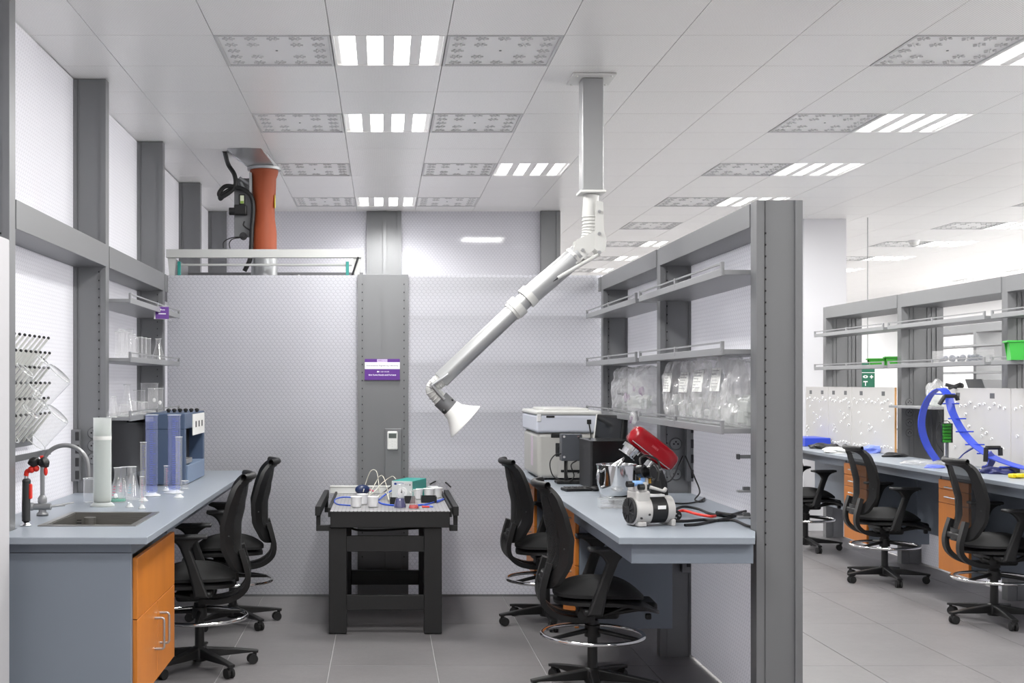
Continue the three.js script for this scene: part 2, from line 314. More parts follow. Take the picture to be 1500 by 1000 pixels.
{
  const wb = struct('wall_back', 'low back partition of honeycomb panels around a wide grey centre post', 'partition');
  const Z = 9.08;
  mesh('panel', hex(span(-1.62, -0.19, 0.015, 2.41, Z, Z + 0.006)), M.panel, wb);
  mesh('panel', hex(span(0.19, 1.66, 0.015, 2.41, Z, Z + 0.006)), M.panel, wb);
  const p = mesh('centre_post', [rspan(-0.19, 0.19, 0, 2.415, Z - 0.02, Z + 0.03, 0.002)], M.frame, wb);
  mesh('cover_strip', [span(-0.19, -0.165, 0, 2.413, Z - 0.03, Z - 0.02), span(0.165, 0.19, 0, 2.413, Z - 0.03, Z - 0.02), span(-0.006, 0.006, 0, 2.413, Z - 0.026, Z - 0.02), span(-0.145, -0.14, 0, 2.413, Z - 0.024, Z - 0.02)], M.frame, p);
  mesh('trunking', rspan(0.015, 0.14, 0, 1.26, Z - 0.04, Z - 0.02, 0.003), M.frame, p);
  const hs = []; for (let y = 0.3; y < 2.35; y += 0.06) { hs.push(box(0.006, 0.01, 0.004, -0.155, y, -(Z - 0.022))); hs.push(box(0.006, 0.01, 0.004, 0.158, y, -(Z - 0.022))); }
  mesh('slot_holes', hs, M.slot, p).userData.kind = 'stuff';
  for (const y of [2.1, 1.75, 1.385]) mesh('rear_shelf', span(0.2, 1.6, y - 0.025, y, Z + 0.012, Z + 0.3), M.shelf, wb);
  mesh('rear_beam', span(0.2, 1.6, 2.29, 2.41, Z + 0.012, Z + 0.2), M.frame, wb); mesh('rear_worktop', span(0.2, 1.6, 0.93, 0.96, Z + 0.012, Z + 0.6), M.top, wb);
  mesh('bottom_rail', [span(-1.62, -0.19, 0, 0.015, Z - 0.004, Z + 0.01), span(0.19, 1.66, 0, 0.015, Z - 0.004, Z + 0.01)], M.frame, wb);
  // the full-height partition one bay further back
  const wf = struct('wall_rear', 'full-height rear partition of bright honeycomb panels up to the ceiling', 'partition'), Q = 12.53;
  mesh('panel', hex(span(-1.62, -0.17, 0, CEIL - 0.002, Q, Q + 0.006)), M.panel, wf);
  mesh('panel', hex(span(0.19, 1.63, 0, CEIL - 0.002, Q, Q + 0.006)), M.panel, wf);
  const q = mesh('centre_post', rspan(-0.17, 0.19, 0, CEIL - 0.002, Q - 0.03, Q + 0.05, 0.003), M.frame, wf);
  mesh('cover_strip', [span(-0.17, -0.13, 0, CEIL - 0.004, Q - 0.045, Q - 0.03), span(0.15, 0.19, 0, CEIL - 0.004, Q - 0.045, Q - 0.03), span(0.0, 0.035, 0, CEIL - 0.004, Q - 0.06, Q - 0.03)], M.frame, q);
  const e = mesh('end_post', rspan(1.63, 1.83, 0, CEIL - 0.002, Q - 0.05, Q + 0.05, 0.003), M.frame, wf);
  mesh('flange', span(1.79, 1.83, 0, CEIL - 0.004, Q - 0.06, Q - 0.05), M.frame, e);
}
{
  const wr = struct('wall_middle', 'low partition of grey posts and honeycomb panels between the bench and the aisle', 'partition');
  for (const Z of [5.25, 7.07, 8.9]) post(wr, 1.62, 1.82, Z, Z + 0.08, 0, TOP + (Z < 6 ? 0.005 : -0.001), 1, 1);
  for (const [a, b] of [[5.33, 7.07], [7.15, 8.9]]) {
    mesh('beam', rspan(1.615, 1.82, 2.285, TOP, a + 0.001, b - 0.001, 0.003), M.frame, wr);
    mesh('panel', hex(span(1.8, 1.806, 0.015, 2.285, a, b)), M.panel, wr);
  }
  mesh('beam', rspan(1.615, 1.82, 2.285, TOP, 8.981, 9.07, 0.003), M.frame, wr);
  // aisle shelving partition
  const wa = struct('wall_aisle', 'open grey shelving partition standing on the aisle bench', 'partition');
  for (const Z of [7.07, 8.89, 10.71, 12.53]) {
    const p = post(wa, 4.59, 4.96, Z, Z + 0.08, 0, TOP - 0.001, 1, 0);
    mesh('groove_strip', [span(4.70, 4.706, 0.96, TOP - 0.003, Z - 0.004, Z), span(4.82, 4.826, 0.96, TOP - 0.003, Z - 0.006, Z), span(4.86, 4.868, 0.96, TOP - 0.003, Z - 0.006, Z)], M.frame, p);
  }
  for (const Z of [7.15, 8.97, 10.79]) {
    mesh('beam', rspan(4.585, 4.97, 2.27, TOP, Z + 0.001, Z + 1.739, 0.003), M.frame, wa);
    mesh('panel', hex(span(4.77, 4.776, 0.01, 0.92, Z, Z + 1.74)), M.panel, wa);
  }
}
// ---------------------------------------------------------------- shelves with gallery rails
function shelf(x0, x1, Z0, Z1, y, front, label, group) {     // front: x of the front edge, deck lies between x0 and x1
  const t = thing('shelf', label, 'shelf', [0, 0, 0], 0, group), s = Math.sign(front - (x0 + x1) / 2);
  mesh('deck', rspan(x0, x1, y - 0.022, y, Z0, Z1, 0.002), M.shelf, t);
  const fx = front - s * 0.006;
  mesh('front_lip', rspan(Math.min(fx, front + s * 0.006), Math.max(fx, front + s * 0.006), y - 0.026, y + 0.008, Z0, Z1, 0.002), M.shelf, t);
  mesh('rail', [box(0.006, 0.008, Z1 - Z0, front, y + 0.03, -(Z0 + Z1) / 2)], M.shelf, t);
  for (const Z of [Z0 + 0.012, (Z0 + Z1) / 2, Z1 - 0.012]) mesh('rail_post', rbox(0.014, 0.046, 0.022, front, y + 0.013, -Z, 0.002), M.shelf, t);
  return t;
}
const shelfY = [2.10, 1.75, 1.40], tier = ['top', 'middle', 'bottom'];
for (let i = 0; i < 3; i++) {
  shelf(-1.805, -1.5, 7.16, 8.895, shelfY[i], -1.5, [`empty ${tier[0]} grey shelf above the sink bench carrying a purple tag`, 'middle grey shelf above the sink bench with rows of glassware', 'bottom grey shelf above the sink bench with beakers and flasks'][i]);
  shelf(1.5, 1.795, 5.335, 7.06, shelfY[i], 1.5, ['top empty shelf by the tall end post above the vacuum pump', 'middle empty shelf by the tall end post above the plastic bags', 'bottom shelf by the tall end post holding labelled plastic bags'][i]);
  shelf(1.5, 1.795, 7.155, 8.895, shelfY[i], 1.5, ['top empty shelf by the back partition above the computers', 'middle empty shelf by the back partition above a large plastic bag', 'bottom shelf by the back partition holding one large plastic bag'][i]);
}
[[7.155, 8.88, 'over the blue track'], [8.975, 10.7, 'between the two pegboard groups'], [10.795, 12.52, 'beside the white column']].forEach(([a, b, w]) => {
  shelf(4.47, 4.76, a, b, 2.1, 4.47, 'upper aisle shelf ' + w); shelf(4.47, 4.76, a, b, 1.76, 4.47, 'lower aisle shelf ' + w);
});
// second shelving row and far benches seen through the aisle shelves
for (const [k, X] of [[0, 7.9]]) {
  const s = thing('shelving_unit', 'distant grey shelving unit seen through the aisle shelves', 'shelving unit');
  for (const Z of [10.7, 12.5, 14.3, 16.1, 17.9]) mesh('post', span(X, X + 0.37, 0, TOP, Z, Z + 0.08), M.frame, s);
  for (const Z of [10.78, 12.58, 14.38, 16.18]) {
    mesh('beam', span(X, X + 0.37, 2.28, TOP, Z, Z + 1.72), M.frame, s);
    for (const y of [1.35, 1.75, 2.1]) mesh('shelf_deck', span(X - 0.28, X + 0.02, y - 0.025, y, Z, Z + 1.72), M.shelf, s);
    mesh('worktop', span(X - 0.6, X, 0.93, 0.96, Z, Z + 1.8), M.top, s);
  }
}
// ---------------------------------------------------------------- sink bench
const BX = 0.98;
const notch = (s, list) => { const pts = []; const bx = 1.8 * s, fx = 1.615 * s; let z = 5.02; pts.push([BX * s, z], [BX * s, 8.86]);
  pts.push([bx, 8.86]); for (const Z of [...list].reverse()) pts.push([bx, Z + 0.085], [fx, Z + 0.085], [fx, Z - 0.012], [bx, Z - 0.012]);
  pts.push([s < 0 ? bx : bx, z]); return pts; };
{
  const pts = [[-BX, 5.02], [-BX, 8.86], [-1.8, 8.86], [-1.8, 7.16], [-1.615, 7.16], [-1.615, 7.055], [-1.8, 7.055], [-1.8, 5.34], [-1.615, 5.34], [-1.615, 5.02]];
  single('worktop', plan(pts, BENCH - 0.03, BENCH, [[[-1.53, 5.42], [-1.12, 5.42], [-1.12, 5.965], [-1.53, 5.965]]], 0.003), M.top, 'blue-grey worktop holding the steel sink and glass cylinders', 'worktop');
  // sink
  const s = thing('sink', 'rectangular stainless steel sink set in the blue-grey worktop', 'sink');
  const rect = (x0, x1, a, b) => [[x0, a], [x1, a], [x1, b], [x0, b]];
  mesh('rim', plan(rect(-1.545, -1.105, 5.405, 5.98), BENCH, BENCH + 0.004, [rect(-1.515, -1.135, 5.435, 5.95)], 0.001), M.steel, s);
  mesh('bowl', [span(-1.515, -1.51, 0.76, BENCH, 5.435, 5.95), span(-1.14, -1.135, 0.76, BENCH, 5.435, 5.95), span(-1.51, -1.14, 0.76, BENCH, 5.435, 5.44), span(-1.51, -1.14, 0.76, BENCH, 5.945, 5.95), span(-1.51, -1.14, 0.755, 0.76, 5.44, 5.945)], M.steel, s);
  mesh('overflow_pipe', cyl(0.028, 0.028, 0.19, -1.42, 0.855, -5.86), M.steel, s);
  mesh('overflow_slot', [0, 1, 2].map((i) => box(0.022, 0.004, 0.006, -1.49, 0.9 + i * 0.014, -5.93)), M.charcoal, s);
  // under the top
  const c = thing('sink_cabinet', 'blue-grey sink cabinet with orange wood doors under the worktop', 'cabinet', [-1.3, 0, -5.6]);
  const L = (g) => g.translate(1.3, 0, 5.6);
  mesh('end_panel', L(rspan(-1.6, -1.06, 0.1, 0.885, 5.09, 5.115, 0.002)), M.blue, c);
  mesh('end_rail', L(rspan(-1.6, -1.06, 0.888, 0.93, 5.088, 5.115, 0.002)), M.blue, c);
  mesh('carcass', L(span(-1.59, -1.06, 0.24, 0.72, 5.118, 6.03)), M.blue, c);
  mesh('apron', L(span(-1.11, -1.09, 0.855, 0.93, 5.118, 6.03)), M.blue, c);
  const face = (Z0, Z1, y0, y1, nm) => mesh(nm, L(metres(rspan(-1.06, -1.04, y0, y1, Z0, Z1, 0.002), 0.55, 0.9, Z0 * 0.3, y0 * 0.7)), M.wood, c);
  face(5.118, 6.03, 0.60, 0.86, 'drawer_front');
  const d1 = face(5.118, 5.572, 0.24, 0.597, 'door'), d2 = face(5.576, 6.03, 0.24, 0.597, 'door');
  const pull = (Z) => tube([[-1.04, 0.53, -Z], [-1.005, 0.53, -Z], [-0.998, 0.52, -Z], [-0.998, 0.40, -Z], [-1.005, 0.39, -Z], [-1.04, 0.39, -Z]], 0.006, 40, 8, false, 0.1);
  mesh('handle', L(pull(5.51)), M.satin, d1); mesh('handle', L(pull(5.64)), M.satin, d2);
  const ap = thing('apron_panel', 'blue-grey knee-space panel under the sink bench behind the stools', 'panel');
  mesh('board', span(-1.6, -1.58, 0.25, 0.925, 6.05, 8.85), M.blue, ap); mesh('front_rail', span(-1.1, -1.08, 0.85, 0.928, 6.05, 8.85), M.blue, ap);
  // pale tall locker at the picture edge
  const lk = thing('locker', 'tall pale grey locker beside the sink bench end', 'locker', [-1.72, 0, -4.72]);
  const lg = std(0xb4b3b6, 0.55); mesh('body', rbox(0.37, 2.19, 0.5, 0, 1.095, 0, 0.005), lg, lk); mesh('door', rbox(0.36, 2.1, 0.02, 0, 1.1, 0.262, 0.004), lg, lk);
}
{ // faucet
  const t = thing('faucet', 'grey gooseneck lab faucet with lever behind the sink', 'faucet', [-1.645, BENCH, -5.84]);
  mesh('base', lathe([[0, 0], [0.028, 0], [0.028, 0.012], [0.018, 0.02], [0.018, 0.06], [0.022, 0.065], [0.022, 0.085], [0.012, 0.1], [0, 0.1]]), M.tap, t);
  const q = []; for (let i = 0; i <= 12; i++) { const a = Math.PI * (1 - i / 12); q.push([0.11 + 0.11 * Math.cos(a), 0.235 + 0.105 * Math.sin(a), 0]); }
  mesh('spout', tube([[0, 0.09, 0], [0, 0.15, 0], ...q, [0.222, 0.185, 0]], 0.011, 80, 12), M.tap, t);
  mesh('valve', [cylX(0.016, 0.09, 0, 0.045, 0.012), ball(0.02, -0.05, 0.045, 0.012)], M.tap, t);
  mesh('lever', [rod([0.04, 0.045, 0.012], [0.145, 0.062, -0.03], 0.006, 0.003), rod([0.04, 0.045, 0.012], [0.11, 0.05, 0.0], 0.005, 0.003)], M.satin, t);
}
{ // hand-held eyewash
  const t = thing('eyewash_unit', 'black and red hand-held eyewash spray standing at the sink', 'eyewash', [-1.6, BENCH, -5.42]);
  mesh('base', lathe([[0, 0], [0.025, 0], [0.025, 0.006], [0.014, 0.012], [0.014, 0.025], [0, 0.025]]), M.chrome, t);
  mesh('grip', tube([[0, 0.022, 0], [0, 0.1, 0], [0.002, 0.2, 0]], 0.0185, 24, 14), M.charcoal, t);
  mesh('grip_cap', ball(0.0195, 0.002, 0.2, 0, 1, 0.8, 1), M.charcoal, t);
  mesh('lever', rbox(0.014, 0.068, 0.024, 0.02, 0.155, 0, 0.006), M.redPlastic, t);
  mesh('collar', cyl(0.01, 0.01, 0.02, 0.0, 0.22, 0), M.chrome, t);
  mesh('elbow', [tube([[0, 0.225, 0], [0.004, 0.243, 0], [0.018, 0.25, 0], [0.04, 0.262, 0]], 0.011, 20, 12), ball(0.016, 0.024, 0.253, 0), ball(0.015, 0.045, 0.258, 0)], M.redPlastic, t);
  const sp = (x, y, a) => { const h = lathe([[0, 0], [0.014, 0], [0.026, 0.022], [0.027, 0.03], [0.012, 0.042], [0, 0.042]]); return h.rotateZ(a).translate(x, y, 0); };
  mesh('spray_head', [sp(0.045, 0.268, 0.5)], M.black, t);
  mesh('spray_head', [sp(0.062, 0.275, -1.1), ball(0.024, 0.078, 0.284, 0, 1.1, 0.9, 1)], M.black, t);
  mesh('trigger', ball(0.02, 0.088, 0.245, 0, 0.45, 1, 0.5).rotateZ(0), M.redPlastic, t); mesh('cap', rbox(0.014, 0.012, 0.014, 0.072, 0.31, 0.006, 0.003), M.redPlastic, t);
}
// ---------------------------------------------------------------- glassware
const beakerG = (r, h) => lathe([[0, 0.001], [r * 0.9, 0.001], [r, r * 0.12], [r, h * 0.96], [r * 1.06, h]], 28);
const rimG = (r, y, t = 0.0014) => ring(r, t, 0, y, 0, 32);
function beaker(pos, r, h, label, group, spot) {
  const t = thing('beaker', label, 'beaker', pos, 0, group); mesh('vessel', beakerG(r, h), M.glass, t); mesh('rim', [rimG(r * 1.06, h), rimG(r * 0.93, 0.003)], M.glassEdge, t);
  if (spot) mesh('white_mark', ball(0.012, r * 0.7, h * 0.4, r * 0.72, 1, 1.2, 0.2), M.whitePrint, t);
  return t;
}
function flask(pos, r, h, label, group, o = {}) {
  const t = thing('conical_flask', label, 'flask', pos, 0, group), n = r * 0.34;
  mesh('vessel', lathe([[0, 0.001], [r * 0.9, 0.001], [r, h * 0.04], [r * 0.97, h * 0.1], [n * 1.05, h * 0.72], [n, h * 0.8], [n, h * 0.97], [n * 1.3, h]], 28), M.glass, t);
  mesh('rim', [rimG(n * 1.3, h), rimG(r * 0.94, 0.003)], M.glassEdge, t);
  if (o.liquid) { const k = o.fill ?? 0.4, rt = r * (0.97 - (0.97 - 0.36) * Math.max(0, (k - 0.1) / 0.62)); mesh('liquid', lathe([[0, 0.003], [r * 0.88, 0.003], [r * 0.97, h * 0.04], [r * 0.945, h * 0.1], [rt - 0.002, h * k], [0, h * k]], 28), o.liquid, t); }
  if (o.mark) mesh('print_mark', [0, 1, 2, 3].map((i) => box(0.02 - i * 0.003, 0.004, 0.001, 0, h * (0.22 + i * 0.08), r * (0.88 - i * 0.075)).rotateY(-0.3)), o.mark, t);
  if (o.spot) mesh('white_mark', ball(0.011, 0, h * 0.2, r * 0.9, 1, 1.2, 0.25), M.whitePrint, t);
  return t;
}
function measuring(pos, r, h, label, group, mat = M.glass, mark = null) {
  const t = thing('measuring_cylinder', label, 'measuring cylinder', pos, 0, group);
  mesh('tube', lathe([[0, 0.02], [r * 0.8, 0.02], [r, 0.03], [r, h * 0.985], [r * 1.1, h]], 28), mat, t);
  mesh('foot', lathe([[0, 0], [r * 1.7, 0], [r * 1.7, 0.006], [r * 0.9, 0.016], [r * 0.8, 0.022]], 6), M.glassEdge, t);
  mesh('rim', rimG(r * 1.1, h), M.glassEdge, t);
  if (mark) { const g = []; const n = Math.round(h / 0.012); for (let i = 3; i < n - 1; i++) g.push(box(i % 5 ? r * 0.5 : r * 0.95, r > 0.03 ? 0.0018 : 0.0014, 0.001, (i % 5 ? -0.2 : 0) * r, i * 0.012, r * 1.01).rotateY(0.35)); mesh('graduations', g, mark, t).userData.kind = 'stuff'; }
  return t;
}
const onBench = (u, v, y = BENCH) => { const Z = (EYE - y) * F / (v - CY), p = W(u, v, Z); return [p.x, y, p.z]; };
{
  { const p = onBench(150, 741); const t = thing('plastic_cylinder', 'tall cloudy white plastic measuring cylinder beside the sink', 'measuring cylinder', p);
    mesh('tube', lathe([[0, 0.02], [0.043, 0.02], [0.046, 0.03], [0.046, 0.455], [0.048, 0.46]]), M.frosted, t);
    mesh('inner_sleeve', lathe([[0, 0.03], [0.042, 0.032], [0.042, 0.43]]), M.frosted, t);
    mesh('foot', lathe([[0, 0], [0.062, 0], [0.062, 0.006], [0.046, 0.02], [0, 0.02]]), M.frosted, t);
    mesh('band', lathe([[0.0465, 0.345], [0.047, 0.348], [0.047, 0.362], [0.0465, 0.365]]), M.offWhite, t);
    mesh('sediment', cyl(0.042, 0.042, 0.012, 0, 0.037, 0), std(0xa8a48c, 0.8), t); }
  measuring(onBench(222, 726), 0.035, 0.46, 'tall wide measuring cylinder with dense blue graduations', null, M.blueGlass, M.bluePrint);
  measuring(onBench(255, 722), 0.036, 0.455, 'tall wide blue-marked measuring cylinder close to the blue instrument', null, M.blueGlass, M.bluePrint);
  measuring(onBench(210, 734), 0.0165, 0.32, 'slim clear measuring cylinder of middle height', null, M.glass, M.bluePrint);
  measuring(onBench(262, 729), 0.018, 0.34, 'slim measuring cylinder in front of a tall blue-marked one', null, M.glass, M.bluePrint);
  measuring(onBench(190, 743), 0.013, 0.21, 'short slim clear measuring cylinder near the sink edge', null, M.glass, null);
  measuring(onBench(208, 745), 0.012, 0.165, 'shortest slim clear measuring cylinder near the sink edge', null, M.glass, M.pinkPrint);
  measuring(onBench(244, 719), 0.016, 0.15, 'small measuring cylinder between two tall blue-marked ones', null, M.glass, M.pinkPrint);
  flask(onBench(172, 735), 0.047, 0.185, 'conical flask with green liquid and pink print', null, { liquid: M.liquidGreen, fill: 0.1, mark: M.pinkPrint, spot: true });
  flask(onBench(195, 731), 0.046, 0.18, 'conical flask with turquoise and pink print', null, { mark: M.cyanPrint });
  flask(onBench(181, 728), 0.042, 0.17, 'clear conical flask with pink print behind the others', null, { mark: M.pinkPrint });
  beaker(onBench(135, 736), 0.045, 0.13, 'glass beaker standing behind the cloudy plastic cylinder');
  beaker(onBench(271, 716), 0.022, 0.05, 'tiny glass beaker at the corner of the blue instrument');
  // shelves
  const G2 = 'glass cylinders on the middle shelf', G3 = 'glassware on the bottom shelf';
  const sh = (u, y, x) => { const Z = F * x / (u - CX); return [x, y, -Z]; };
  [[173, -1.62], [178, -1.6], [183, -1.61], [188, -1.66], [194, -1.6]].forEach(([u, x]) => beaker(sh(u, 1.75, x), 0.02, 0.17 + R(-0.01, 0.01), 'tall narrow glass beaker in the row on the middle shelf', G2));
  [[199, -1.64], [205, -1.58], [211, -1.58], [217, -1.58]].forEach(([u, x]) => beaker(sh(u, 1.75, x), 0.018, 0.15, 'slender glass tube among those ending the row on the middle shelf', 'tubes ending the middle shelf row'));
  flask(sh(190, 1.75, -1.7), 0.06, 0.21, 'large glass flask behind the narrow beakers on the middle shelf', null, { spot: true });
  flask(sh(232, 1.75, -1.57), 0.05, 0.16, 'lone conical flask at the end of the middle shelf', null, { spot: true });
  [[164, -1.58], [168, -1.62]].forEach(([u, x]) => flask(sh(u, 1.4, x), 0.032, 0.12, 'small conical flask beside the post on the bottom shelf', 'small flasks on the bottom shelf'));
  flask(sh(186, 1.4, -1.62), 0.05, 0.19, 'tall conical flask in the middle of the bottom shelf', null, {});
  beaker(sh(182, 1.4, -1.55), 0.03, 0.07, 'squat low beaker in front of the tall flask on the bottom shelf');
  [[193, -1.56], [201, -1.6], [207, -1.55], [212, -1.56]].forEach(([u, x]) => beaker(sh(u, 1.4, x), 0.022, 0.075 + R(0, 0.02), 'small clear beaker in front of the large ones on the bottom shelf', G3));
  beaker(sh(204, 1.4, -1.7), 0.04, 0.15, 'narrower large beaker at the back of the bottom shelf');
  beaker(sh(219, 1.4, -1.66), 0.06, 0.2, 'tallest wide beaker at the back of the bottom shelf', null, true);
  beaker(sh(228, 1.4, -1.57), 0.052, 0.165, 'wide beaker at the shelf edge above the blue instrument', null, true);
}
{ // purple shelf tag
  const p = W(236, 458, F * 1.49 / (CX - 236));
  const t = thing('shelf_tag', 'small purple tag hanging on the top shelf rail', 'tag', [-1.486, p.y, p.z], Math.PI / 2);
  mesh('holder', rbox(0.1, 0.085, 0.004, -0.002, 0, -0.002, 0.001), M.offWhite, t);
  mesh('print', sheet(0.09, 0.082).translate(0.003, 0, 0.0012), print(1, 1, canvas(128, 128, (x, w, h) => { x.fillStyle = '#5b2a86'; x.fillRect(0, 0, w, h); x.fillStyle = '#fff'; x.fillRect(44, 24, 12, 14); x.font = 'bold 15px sans-serif'; x.fillText('NYU', 60, 38); x.fillRect(28, 70, 72, 8); })), t);
  t.rotation.y = 0.35;
}
{ // drying rack on the partition with pegs and hanging beakers
  const t = thing('drying_rack', 'steel drying rack with slanted pegs on the partition above the sink', 'drying rack', [-1.805, 1.22, -5.74]);
  const L = 0.44;
  mesh('back_plate', rbox(0.012, 0.47, 2 * L - 0.02, 0.012, 0.3, 0, 0.003), M.frame, t);
  mesh('drip_tray', [rbox(0.1, 0.012, 2 * L, 0.055, 0.02, 0, 0.003), rbox(0.006, 0.03, 2 * L, 0.105, 0.03, 0, 0.002)], M.frameDark, t);
  const caps = [], d = V(0.62, 0.78, 0).normalize();
  for (let r = 0; r < 6; r++) for (let i = 0; i < 10; i++) {
    const z = 0.38 - i * 0.08 + (r % 2 ? 0.02 : 0), a = V(0.016, 0.09 + r * 0.075, z), b = a.clone().addScaledVector(d, 0.18);
    mesh('peg', rod(a, b, 0.007, 0.006, 8), M.lightGrey, t); caps.push(ball(0.0075, b.x, b.y, b.z));
  }
  mesh('peg_tips', caps, M.black, t).userData.kind = 'stuff';
  const hang = (z, y, r, h, label) => { const b = thing('beaker', label, 'beaker', [-1.735, y, -z]); const g = lathe([[r * 1.06, 0], [r, 0.01], [r, h * 0.93], [r * 0.9, h], [0, h]], 28).rotateZ(-0.75);
    mesh('vessel', g, M.glass, b); mesh('rim', [ring(r * 1.05, 0.002, 0, 0, 0).rotateZ(-0.75), ring(r * 0.94, 0.002, 0, h * 0.97, 0).rotateZ(-0.75)], M.glassEdge, b); };
  hang(6.04, 1.52, 0.072, 0.18, 'large upper beaker hung upside down on the drying rack');
  hang(6.0, 1.32, 0.07, 0.18, 'large lower beaker hung upside down on the drying rack');
  hang(5.86, 1.62, 0.035, 0.13, 'narrow beaker at the top of the drying rack');
  hang(5.55, 1.56, 0.05, 0.14, 'beaker hung at the front of the drying rack next to the locker'); hang(5.62, 1.36, 0.05, 0.15, 'beaker hung low among the drying rack pegs'); hang(5.78, 1.42, 0.045, 0.14, 'beaker hung beside the large lower one on the drying rack'); hang(5.72, 1.47, 0.04, 0.14, 'beaker hung among the pegs in the middle of the drying rack');
}
{ // blue instrument
  const x0 = -1.485, x1 = -1.24, Z0 = 7.56, Z1 = 8.4, y1 = 1.41;
  const t = thing('lab_instrument', 'large blue bench instrument with open front and black knobs on top', 'instrument', [(x0 + x1) / 2, BENCH, -(Z0 + Z1) / 2]);
  const L = (g) => g.translate(-(x0 + x1) / 2, -BENCH, (Z0 + Z1) / 2);
  mesh('housing', L(join([rspan(x0, x1, y1 - 0.1, y1, Z0, Z1, 0.006), rspan(x0, x1, BENCH + 0.005, y1 - 0.1, Z0, Z0 + 0.06, 0.004), rspan(x0, x1, BENCH + 0.005, y1 - 0.1, Z1 - 0.07, Z1, 0.004), rspan(x0, x0 + 0.1, BENCH + 0.005, y1 - 0.1, Z0 + 0.06, Z1 - 0.07, 0.004)])), M.navy, t);
  mesh('base_block', L(rspan(x0 + 0.1, x1 + 0.01, BENCH + 0.005, BENCH + 0.12, Z0 + 0.06, Z1 - 0.07, 0.004)), M.navyLight, t);
  mesh('chamber_back', L(rspan(x0 + 0.1, x0 + 0.15, BENCH + 0.12, y1 - 0.1, Z0 + 0.06, Z1 - 0.07, 0.004)), M.charcoal, t);
  mesh('control_panel', L(rspan(x1, x1 + 0.006, y1 - 0.15, y1 - 0.012, Z0 + 0.3, Z1 - 0.04, 0.002)), M.offWhite, t);
  mesh('keypad', L(join([0, 1, 2].map((i) => span(x1 + 0.006, x1 + 0.008, y1 - 0.1, y1 - 0.06, Z0 + 0.4 + i * 0.13, Z0 + 0.44 + i * 0.13)))), M.charcoal, t);
  mesh('specimen_tray', L(rspan(x1 - 0.1, x1 + 0.0, BENCH + 0.13, BENCH + 0.16, Z0 + 0.08, Z0 + 0.3, 0.003)), M.satin, t);
  for (let i = 0; i < 6; i++) mesh('knob', L(join([cyl(0.01, 0.01, 0.012, x0 + 0.1 + i * 0.032, y1 + 0.006, -(Z0 + 0.25 + i * 0.03)), ball(0.0125, x0 + 0.1 + i * 0.032, y1 + 0.016, -(Z0 + 0.25 + i * 0.03), 1.25, 0.8, 1)])), M.black, t);
  mesh('badge', L(span(x0 + 0.0, x0 + 0.05, y1 - 0.05, y1 - 0.02, Z0 - 0.002, Z0)), M.satin, t);
  mesh('foot', L(join([[x0 + 0.03, Z0 + 0.03], [x1 - 0.03, Z0 + 0.03], [x0 + 0.03, Z1 - 0.03], [x1 - 0.03, Z1 - 0.03]].map(([x, z]) => cyl(0.012, 0.012, 0.006, x, BENCH + 0.003, -z)))), M.rubber, t);
  const d = thing('equipment_cover', 'dark grey metal service panel under the bottom glassware shelf', 'panel');
  mesh('board', rspan(-1.8, -1.76, BENCH + 0.002, 1.36, 7.2, 8.86, 0.004), M.frame, d);
  mesh('bracket', [rspan(-1.76, -1.6, 1.33, 1.35, 8.3, 8.34, 0.003), rspan(-1.62, -1.6, 1.1, 1.33, 8.3, 8.34, 0.004)], M.black, d);
}
// ---------------------------------------------------------------- power sockets on posts
function sockets(x, Z, ys, label) {
  ys.forEach((y, i) => {
    const t = thing('power_socket', label.replace('round socket', ['uppermost', 'second', 'third', 'fourth'][i] + ' round socket'), 'power socket', [x, y, -(Z - 0.009)], 0, 'round power sockets');
    mesh('rim', new THREE.TorusGeometry(0.032, 0.004, 8, 28), M.frameDark, t); mesh('face', cylZ(0.03, 0.006, 0, 0, 0.001), M.frame, t);
    mesh('pin_holes', [cylZ(0.005, 0.004, -0.012, 0, 0.004, 10), cylZ(0.005, 0.004, 0.012, 0, 0.004, 10), cylZ(0.005, 0.004, 0, 0.013, 0.004, 10)], M.slot, t);
  });
}
function dataStrip(x, Z, y0, y1, label, n = 4) {
  const t = thing('cable_duct', label, 'cable duct', [x, 0, -(Z - 0.009)]);
  mesh('housing', rbox(0.05, y1 - y0, 0.05, 0, (y0 + y1) / 2, 0.025, 0.004), M.frame, t);
  for (let i = 0; i < n; i++) mesh('outlet', rbox(0.022, 0.05, 0.006, 0.012, y0 + (i + 0.5) * (y1 - y0) / n, 0.052, 0.002), M.charcoal, t);
}
sockets(-1.69, 7.07, [1.31, 1.235, 1.16], 'round socket on the grey post behind the sink');
dataStrip(-1.785, 7.07, 1.03, 1.33, 'vertical outlet strip on the grey post behind the sink');
sockets(1.71, 7.07, [1.375, 1.245, 1.07], 'round socket on the grey post behind the red mixer');
dataStrip(1.785, 7.07, 1.03, 1.38, 'vertical outlet strip beside the sockets behind the red mixer');
sockets(1.70, 8.9, [1.36, 1.27, 1.18], 'round socket on the grey post by the computer screen');
dataStrip(1.76, 7.07, 0.5, 0.74, 'short outlet strip under the worktop with the red mixer', 2);
sockets(4.66, 10.71, [1.43, 1.34, 1.25, 1.16], 'round socket on the aisle post beside the pegboard');
